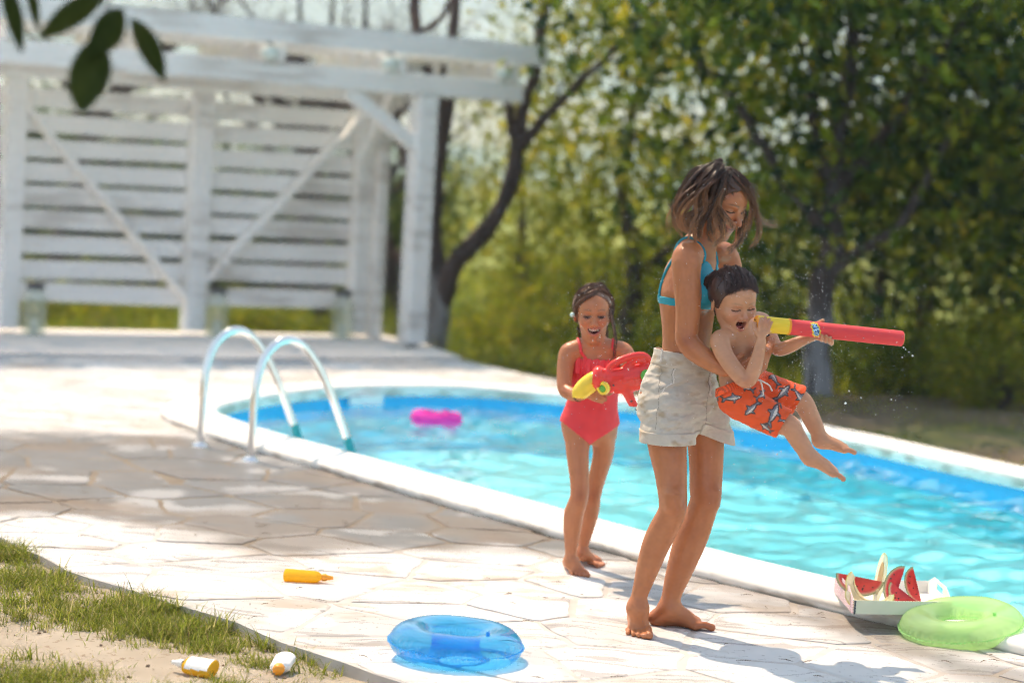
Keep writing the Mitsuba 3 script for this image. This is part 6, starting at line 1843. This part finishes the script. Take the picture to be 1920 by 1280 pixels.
hz = 0.047
part(ty, 'bottom', panel(shapely.box(0, 0, WX, WY), tp(0, 0, 0), eX, eY), 'm_card_white')
part(ty, 'front_panel', panel(shapely.box(0, 0.0, WX, hz), tp(0, -0.001, 0), eX, UPZ), 'm_card')
part(ty, 'back_panel', panel(shapely.box(0, 0.0, WX, hz), tp(0, WY, 0), eX, UPZ), 'm_card_white')
end = Polygon([(0, 0), (WY, 0), (WY, hz), (WY * 0.74, 0.078), (WY * 0.26, 0.078), (0, hz)]).difference(shapely.box(WY * 0.38, 0.046, WY * 0.62, 0.062).buffer(0.004))
part(ty, 'handle_end', panel(end, tp(-0.004, 0, 0), eY, UPZ), 'm_stripes', label='pink striped end panel with a hand hole')
part(ty, 'handle_end', panel(end, tp(WX, 0, 0), eY, UPZ), 'm_card_white')
part(ty, 'corner_tab', panel(shapely.box(0, 0, 0.006, hz), tp(0.0, -0.005, 0.0), eX, UPZ, 0.002), 'm_dark_plastic')


def melon(name, label, c, axis, open_dir, R, w, kind, group=None):
    """a wedge cut from a melon: axis = its long way, open_dir = from the rind towards the cut edge"""
    th = thing(name, label, 'melon slice', group)
    axis = unit(axis)
    o = unit(np.asarray(open_dir, float) - axis * (np.asarray(open_dir, float) @ axis))
    s = np.cross(axis, o)
    c = np.asarray(c, float)
    nt, nr = 25, 13
    t = np.linspace(-np.pi / 2 + 0.02, np.pi / 2 - 0.02, nt)
    rad = np.linspace(0.06 if kind != 'water' else 0.0, 1, nr)
    hollow = 0.0 if kind == 'water' else 0.42
    ri = [(0.40, 0.012, 0.02), (0.62, 0.035, 0.035), (0.60, 0.045, 0.045), (0.72, 0.55, 0.42), (0.30, 0.42, 0.12), (0.05, 0.14, 0.02)] if kind == 'water' else [(0.82, 0.66, 0.34), (0.86, 0.76, 0.48), (0.86, 0.80, 0.55), (0.82, 0.80, 0.52), (0.72, 0.68, 0.25), (0.70, 0.55, 0.08)]
    at_ = [0, 0.35, 0.80, 0.89, 0.94, 1.0]

    def colour(q):
        return np.stack([np.interp(q, at_, [x[k] for x in ri]) for k in range(3)], -1)

    vs_, fs_, cs_ = [], [], []
    n0 = 0
    for ph in (-w, w):
        d = -o * math.cos(ph) + s * math.sin(ph)
        rr = hollow + (1 - hollow) * rad
        g = c + (R * np.sin(t))[:, None, None] * axis * (0.35 + 0.65 * rr)[None, :, None] + (R * 0.80 * np.cos(t))[:, None, None] * rr[None, :, None] * d
        vs_.append(g.reshape(-1, 3))
        cc = np.tile(colour(rr)[None], (nt, 1, 1))
        cc = cc * (0.85 + 0.3 * meshkit.fbm(g * 130, 3, seed=int(R * 1e4) % 7)[..., None])
        cs_.append(cc.reshape(-1, 3))
        q = quads(nt, nr)
        fs_.append((q if ph > 0 else q[:, ::-1]) + n0)
        n0 += nt * nr
    m = trimesh.Trimesh(np.vstack(vs_), np.vstack(fs_), process=False)
    part(th, 'flesh', m, 'm_flesh', smooth=True, color=np.vstack(cs_))
    ph = np.linspace(-w, w, 9)
    d = -o[None] * np.cos(ph)[:, None] + s[None] * np.sin(ph)[:, None]
    out = []
    shells = (1.0,) if kind == 'water' else (1.0, hollow)
    vv, ff, cc = [], [], []
    n0 = 0
    for sh_ in shells:
        g = c + (R * np.sin(t))[:, None, None] * axis * (0.35 + 0.65 * sh_) + (R * 0.80 * sh_ * np.cos(t))[:, None, None] * d[None]
        vv.append(g.reshape(-1, 3))
        ff.append(quads(nt, 9) + n0)
        n0 += nt * 9
        if kind == 'water':
            st = 0.5 + 0.5 * np.sin(ph[None, :] * 22 + 3 * meshkit.noise(g * 60, 1))
            col_ = np.array([0.03, 0.10, 0.015]) * (1 - st[..., None]) + np.array([0.20, 0.33, 0.06]) * st[..., None]
        else:
            col_ = np.tile(np.array([0.72, 0.56, 0.09] if sh_ == 1.0 else [0.80, 0.62, 0.32]), (nt, 9, 1)) * (0.8 + 0.4 * meshkit.fbm(g * 90, 3, seed=2)[..., None])
        cc.append(col_.reshape(-1, 3))
    part(th, 'rind', trimesh.Trimesh(np.vstack(vv), np.vstack(ff), process=False), 'm_flesh', smooth=True, color=np.vstack(cc))
    if kind == 'water':
        rs_ = np.random.default_rng(int(abs(c[0]) * 1e5) % 9999)
        sd_ = []
        for k in range(12):
            ph_ = rs_.choice([-w, w])
            tt_, rr_ = rs_.uniform(-0.9, 0.9), rs_.uniform(0.35, 0.72)
            p_ = c + R * math.sin(tt_) * axis * (0.35 + 0.65 * rr_) + R * 0.8 * math.cos(tt_) * rr_ * (-o * math.cos(ph_) + s * math.sin(ph_))
            b_ = trimesh.creation.icosphere(1, 0.0026)
            sd_.append(b_.apply_translation(p_))
        part(th, 'seeds', join(sd_), 'm_black', smooth=True, kind='stuff')
    return th


scene['m_flesh'] = {'type': 'twosided', 'bsdf': {'type': 'principled', 'base_color': VCOL, 'roughness': 0.3, 'specular': 0.5}}
WG, HG = 'watermelon slices in the cardboard tray', 'honeydew slices in the cardboard tray'
melon('watermelon_slice', 'long watermelon slice lying along the left back of the tray', np.array(tp(0.06, 0.24, 0.085)), (0.95, -0.1, -0.12), (-0.1, -0.45, 0.9), 0.085, 0.42, 'water', WG)
melon('watermelon_slice', 'tall upright watermelon slice in the middle of the tray', np.array(tp(0.185, 0.13, 0.075)), (0.25, 0.1, 0.95), (0.55, -0.8, 0.1), 0.072, 0.40, 'water', WG)
melon('watermelon_slice', 'watermelon slice lying in front of the tall upright one', np.array(tp(0.20, 0.06, 0.062)), (0.75, -0.1, -0.5), (0.5, -0.3, 0.8), 0.068, 0.40, 'water', WG)
melon('watermelon_slice', 'smaller upright watermelon slice at the right of the tray', np.array(tp(0.265, 0.19, 0.070)), (-0.28, 0.1, 0.95), (0.4, -0.85, 0.15), 0.066, 0.38, 'water', WG)
melon('honeydew_slice', 'tallest honeydew slice standing on end in the tray', np.array(tp(0.125, 0.20, 0.088)), (0.12, 0.0, 1.0), (-0.2, -0.9, 0.0), 0.092, 0.26, 'honey', HG)
melon('honeydew_slice', 'honeydew slice leaning across the left of the tray', np.array(tp(0.045, 0.10, 0.070)), (-0.55, 0.1, 0.8), (0.6, -0.6, 0.5), 0.070, 0.26, 'honey', HG)
melon('honeydew_slice', 'short honeydew slice at the left front corner of the tray', np.array(tp(0.03, 0.05, 0.050)), (0.85, 0.05, -0.35), (0.1, -0.3, 0.95), 0.055, 0.28, 'honey', HG)
melon('honeydew_slice', 'honeydew slice beside the front panel below the tallest one', np.array(tp(0.095, 0.04, 0.050)), (0.85, 0.05, 0.25), (-0.2, -0.4, 0.9), 0.055, 0.28, 'honey', HG)

# ------------------------------------------------------------------ grass and litter on the earth, water drops in the air
rg = np.random.default_rng(61)
N = 420000
gx_, gy_ = rg.uniform(-3.6, 0.6, N), rg.uniform(5.3, 10.5, N)
es = edge_side(gx_, gy_)
nz_ = meshkit.fbm(np.stack([gx_ * 2.6, gy_ * 2.6, gx_ * 0], -1), 3, seed=15)
tuft = meshkit.fbm(np.stack([gx_ * 17, gy_ * 17, gx_ * 0], -1), 2, seed=33)
along = (gx_ + 0.27) * -0.613 + (gy_ - 6.52) * 0.790            # metres along the edge, away from the viewer
band = np.exp(-(np.maximum(es - 0.10, 0) / (0.07 + 0.34 * np.clip(along / 1.5, 0, 1))) ** 2) * np.clip((along - 0.15) / 0.5, 0.06, 1)
patch = np.clip((es - 0.34) / 0.15, 0, 1) * np.clip((nz_ - 0.47) * 6, 0, 1) * np.clip((along + 0.3) / 0.4, 0, 1)
den = np.clip(band * np.clip((nz_ - 0.30) * 5, 0.05, 1) + patch, 0, 1) * np.clip((tuft - 0.33) * 3.5, 0.03, 1)
ok = (es > -0.01) & (rg.random(N) < den * 0.75)
gp = np.column_stack([gx_, gy_, earth_z(gx_, gy_)])[ok]
hg = 0.022 + 0.045 * den[ok] * tuft[ok] * 1.6 + 0.03 * (rg.random(ok.sum()) < 0.04)
for (c_, n_, r_, h_) in (((-1.682,7.918,0), 900, 0.16, 0.075), ((-1.817,8.397,2.22e-16), 700, 0.14, 0.10), ((-1.453,7.523,0), 500, 0.14, 0.05), ((-1.152,7.519,0), 700, 0.13, 0.085), ((-1.02,7.232,0), 900, 0.13, 0.080), ((-0.8717,7.015,0), 500, 0.10, 0.06), ((-1.237,7.304,0), 800, 0.17, 0.06), ((-1.252,6.445,0), 900, 0.16, 0.055), ((-1.33,6.318,0), 700, 0.15, 0.06), ((-0.7163,6.815,0), 260, 0.07, 0.05)):
    q_ = np.array(c_)[:2] + rg.normal(0, 0.55, (n_, 2)) * r_
    q_ = q_[edge_side(q_[:, 0], q_[:, 1]) > -0.012]
    gp = np.vstack([gp, np.column_stack([q_, earth_z(q_[:, 0], q_[:, 1])])])
    hg = np.concatenate([hg, np.full(len(q_), h_) * rg.uniform(0.5, 1.0, len(q_))])
LAWN = np.array([[0.22, 0.27, 0.035], [0.29, 0.32, 0.05], [0.36, 0.35, 0.09], [0.44, 0.39, 0.18], [0.16, 0.21, 0.03], [0.26, 0.29, 0.045]])
m, col = blades(gp, hg, rg, LAWN, 1.0, 0.0019, 3)
struct('grass', m, 'm_blade', 'sparse green grass along the edge of the paving', color=col, kind='stuff', cat='grass')
tall = gp[rg.choice(len(gp), 90)]
tall = tall[edge_side(tall[:, 0], tall[:, 1]) < 0.3]
m, col = blades(tall, np.full(len(tall), 0.14), rg, np.array([[0.28, 0.25, 0.10], [0.16, 0.18, 0.05], [0.20, 0.14, 0.08]]), 0.45, 0.0012, 4)
struct('seed_grass', m, 'm_blade', 'tall dry grass stalks along the edge of the paving', color=col, kind='stuff', cat='grass')
lit = []
for k in range(230):
    q = np.array([rg.uniform(-2.2, 2.6), rg.uniform(6.0, 10.5)])
    if PAVE.contains(Point(*q)):
        a, L = rg.uniform(0, 3.14), rg.uniform(0.006, 0.028)
        d = np.array([math.cos(a), math.sin(a), 0]) * L
        lit.append(tube([[*(q - d[:2]), 0.0065], [*(q), 0.009], [*(q + d[:2]), 0.0065]], [0.0006, 0.0013, 0.0005], 5))
struct('leaf_litter', join(lit), principled((0.13, 0.085, 0.05), 0.9), 'bits of dry stalk and leaf scattered on the paving', kind='stuff', cat='litter')
crumbs = []
for k in range(420):
    q = np.array([rg.uniform(-2.6, 0.2), rg.uniform(5.6, 8.6)])
    if edge_side(*q) > 0.03:
        r = rg.uniform(0.002, 0.007)
        b_ = trimesh.creation.icosphere(1, r)
        b_.vertices *= 1 + rg.normal(0, 0.15, (len(b_.vertices), 1))
        crumbs.append(b_.apply_translation([*q, float(earth_z(q[0], q[1])) + r * 0.3]))
struct('pebbles', join(crumbs), principled((0.20, 0.145, 0.10), 0.95), 'small clods and pebbles on the bare earth', kind='stuff', cat='pebbles')
rd = np.random.default_rng(88)
dv, df = [], []
ico = trimesh.creation.icosphere(1, 1.0)
n0 = 0


def drops(centre, spread, n, r0, r1):
    global n0
    for _ in range(n):
        q = np.asarray(centre) + rd.normal(0, 1, 3) * spread
        r = r0 * (r1 / r0) ** (rd.random() ** 2.2)
        if q[2] < 0.03 or (abs(q[0] - 0.62) < 0.02):
            continue
        dv.append(ico.vertices * r + q)
        df.append(ico.faces + n0)
        n0 += len(ico.vertices)


drops((0.9123,7.35,1.169), (0.16, 0.12, 0.16), 900, 0.0006, 0.0016)
drops((0.5428,7.3,1.269), (0.30, 0.12, 0.26), 420, 0.0006, 0.0015)
drops((0.2805,8.1,0.948), (0.14, 0.15, 0.16), 260, 0.0007, 0.0017)
drops((0.9225,7.3,0.9156), (0.14, 0.10, 0.10), 260, 0.0006, 0.0016)
drops((1.26,7.35,0.8444), (0.05, 0.06, 0.14), 40, 0.0008, 0.0030)
drops((0.822,7.3,0.6184), (0.10, 0.06, 0.12), 60, 0.0007, 0.0022)
for px, r in (((1.265,7.4,0.9943), .0028), ((1.272,7.4,0.9878), .0022), ((1.283,7.4,0.9798), .002), ((1.296,7.4,0.9684), .0032), ((1.091,7.35,0.847), .0028), ((1.082,7.35,0.8068), .004), ((0.867,7.3,0.6364), .003)):
    drops(px, 1e-5, 1, r, r)
scene['m_drop'] = {'type': 'principled', 'base_color': rgb(0.80, 0.82, 0.84), 'roughness': 0.1, 'specular': 0.9}
struct('water_drops', trimesh.Trimesh(np.vstack(dv), np.vstack(df), process=False), 'm_drop', 'bright spray of water drops hanging in the air round the family', smooth=True, kind='stuff', cat='water drops')

# ------------------------------------------------------------------ the summer haze that pales the hills
scene['air'] = {'type': 'homogeneous', 'albedo': rgb(0.86, 0.94, 0.99), 'sigma_t': rgb(0.00042, 0.00050, 0.00064)}
scene['haze'] = {'type': 'cube', 'to_world': T().translate([0, 2600, 400]).scale([6500, 3000, 403]), 'bsdf': {'type': 'null'}, 'interior': {'type': 'ref', 'id': 'air'}}
scene['camera']['medium'] = {'type': 'ref', 'id': 'air'}
labels['haze'] = {'label': 'thin bluish summer haze over the whole garden', 'kind': 'stuff', 'category': 'haze'}
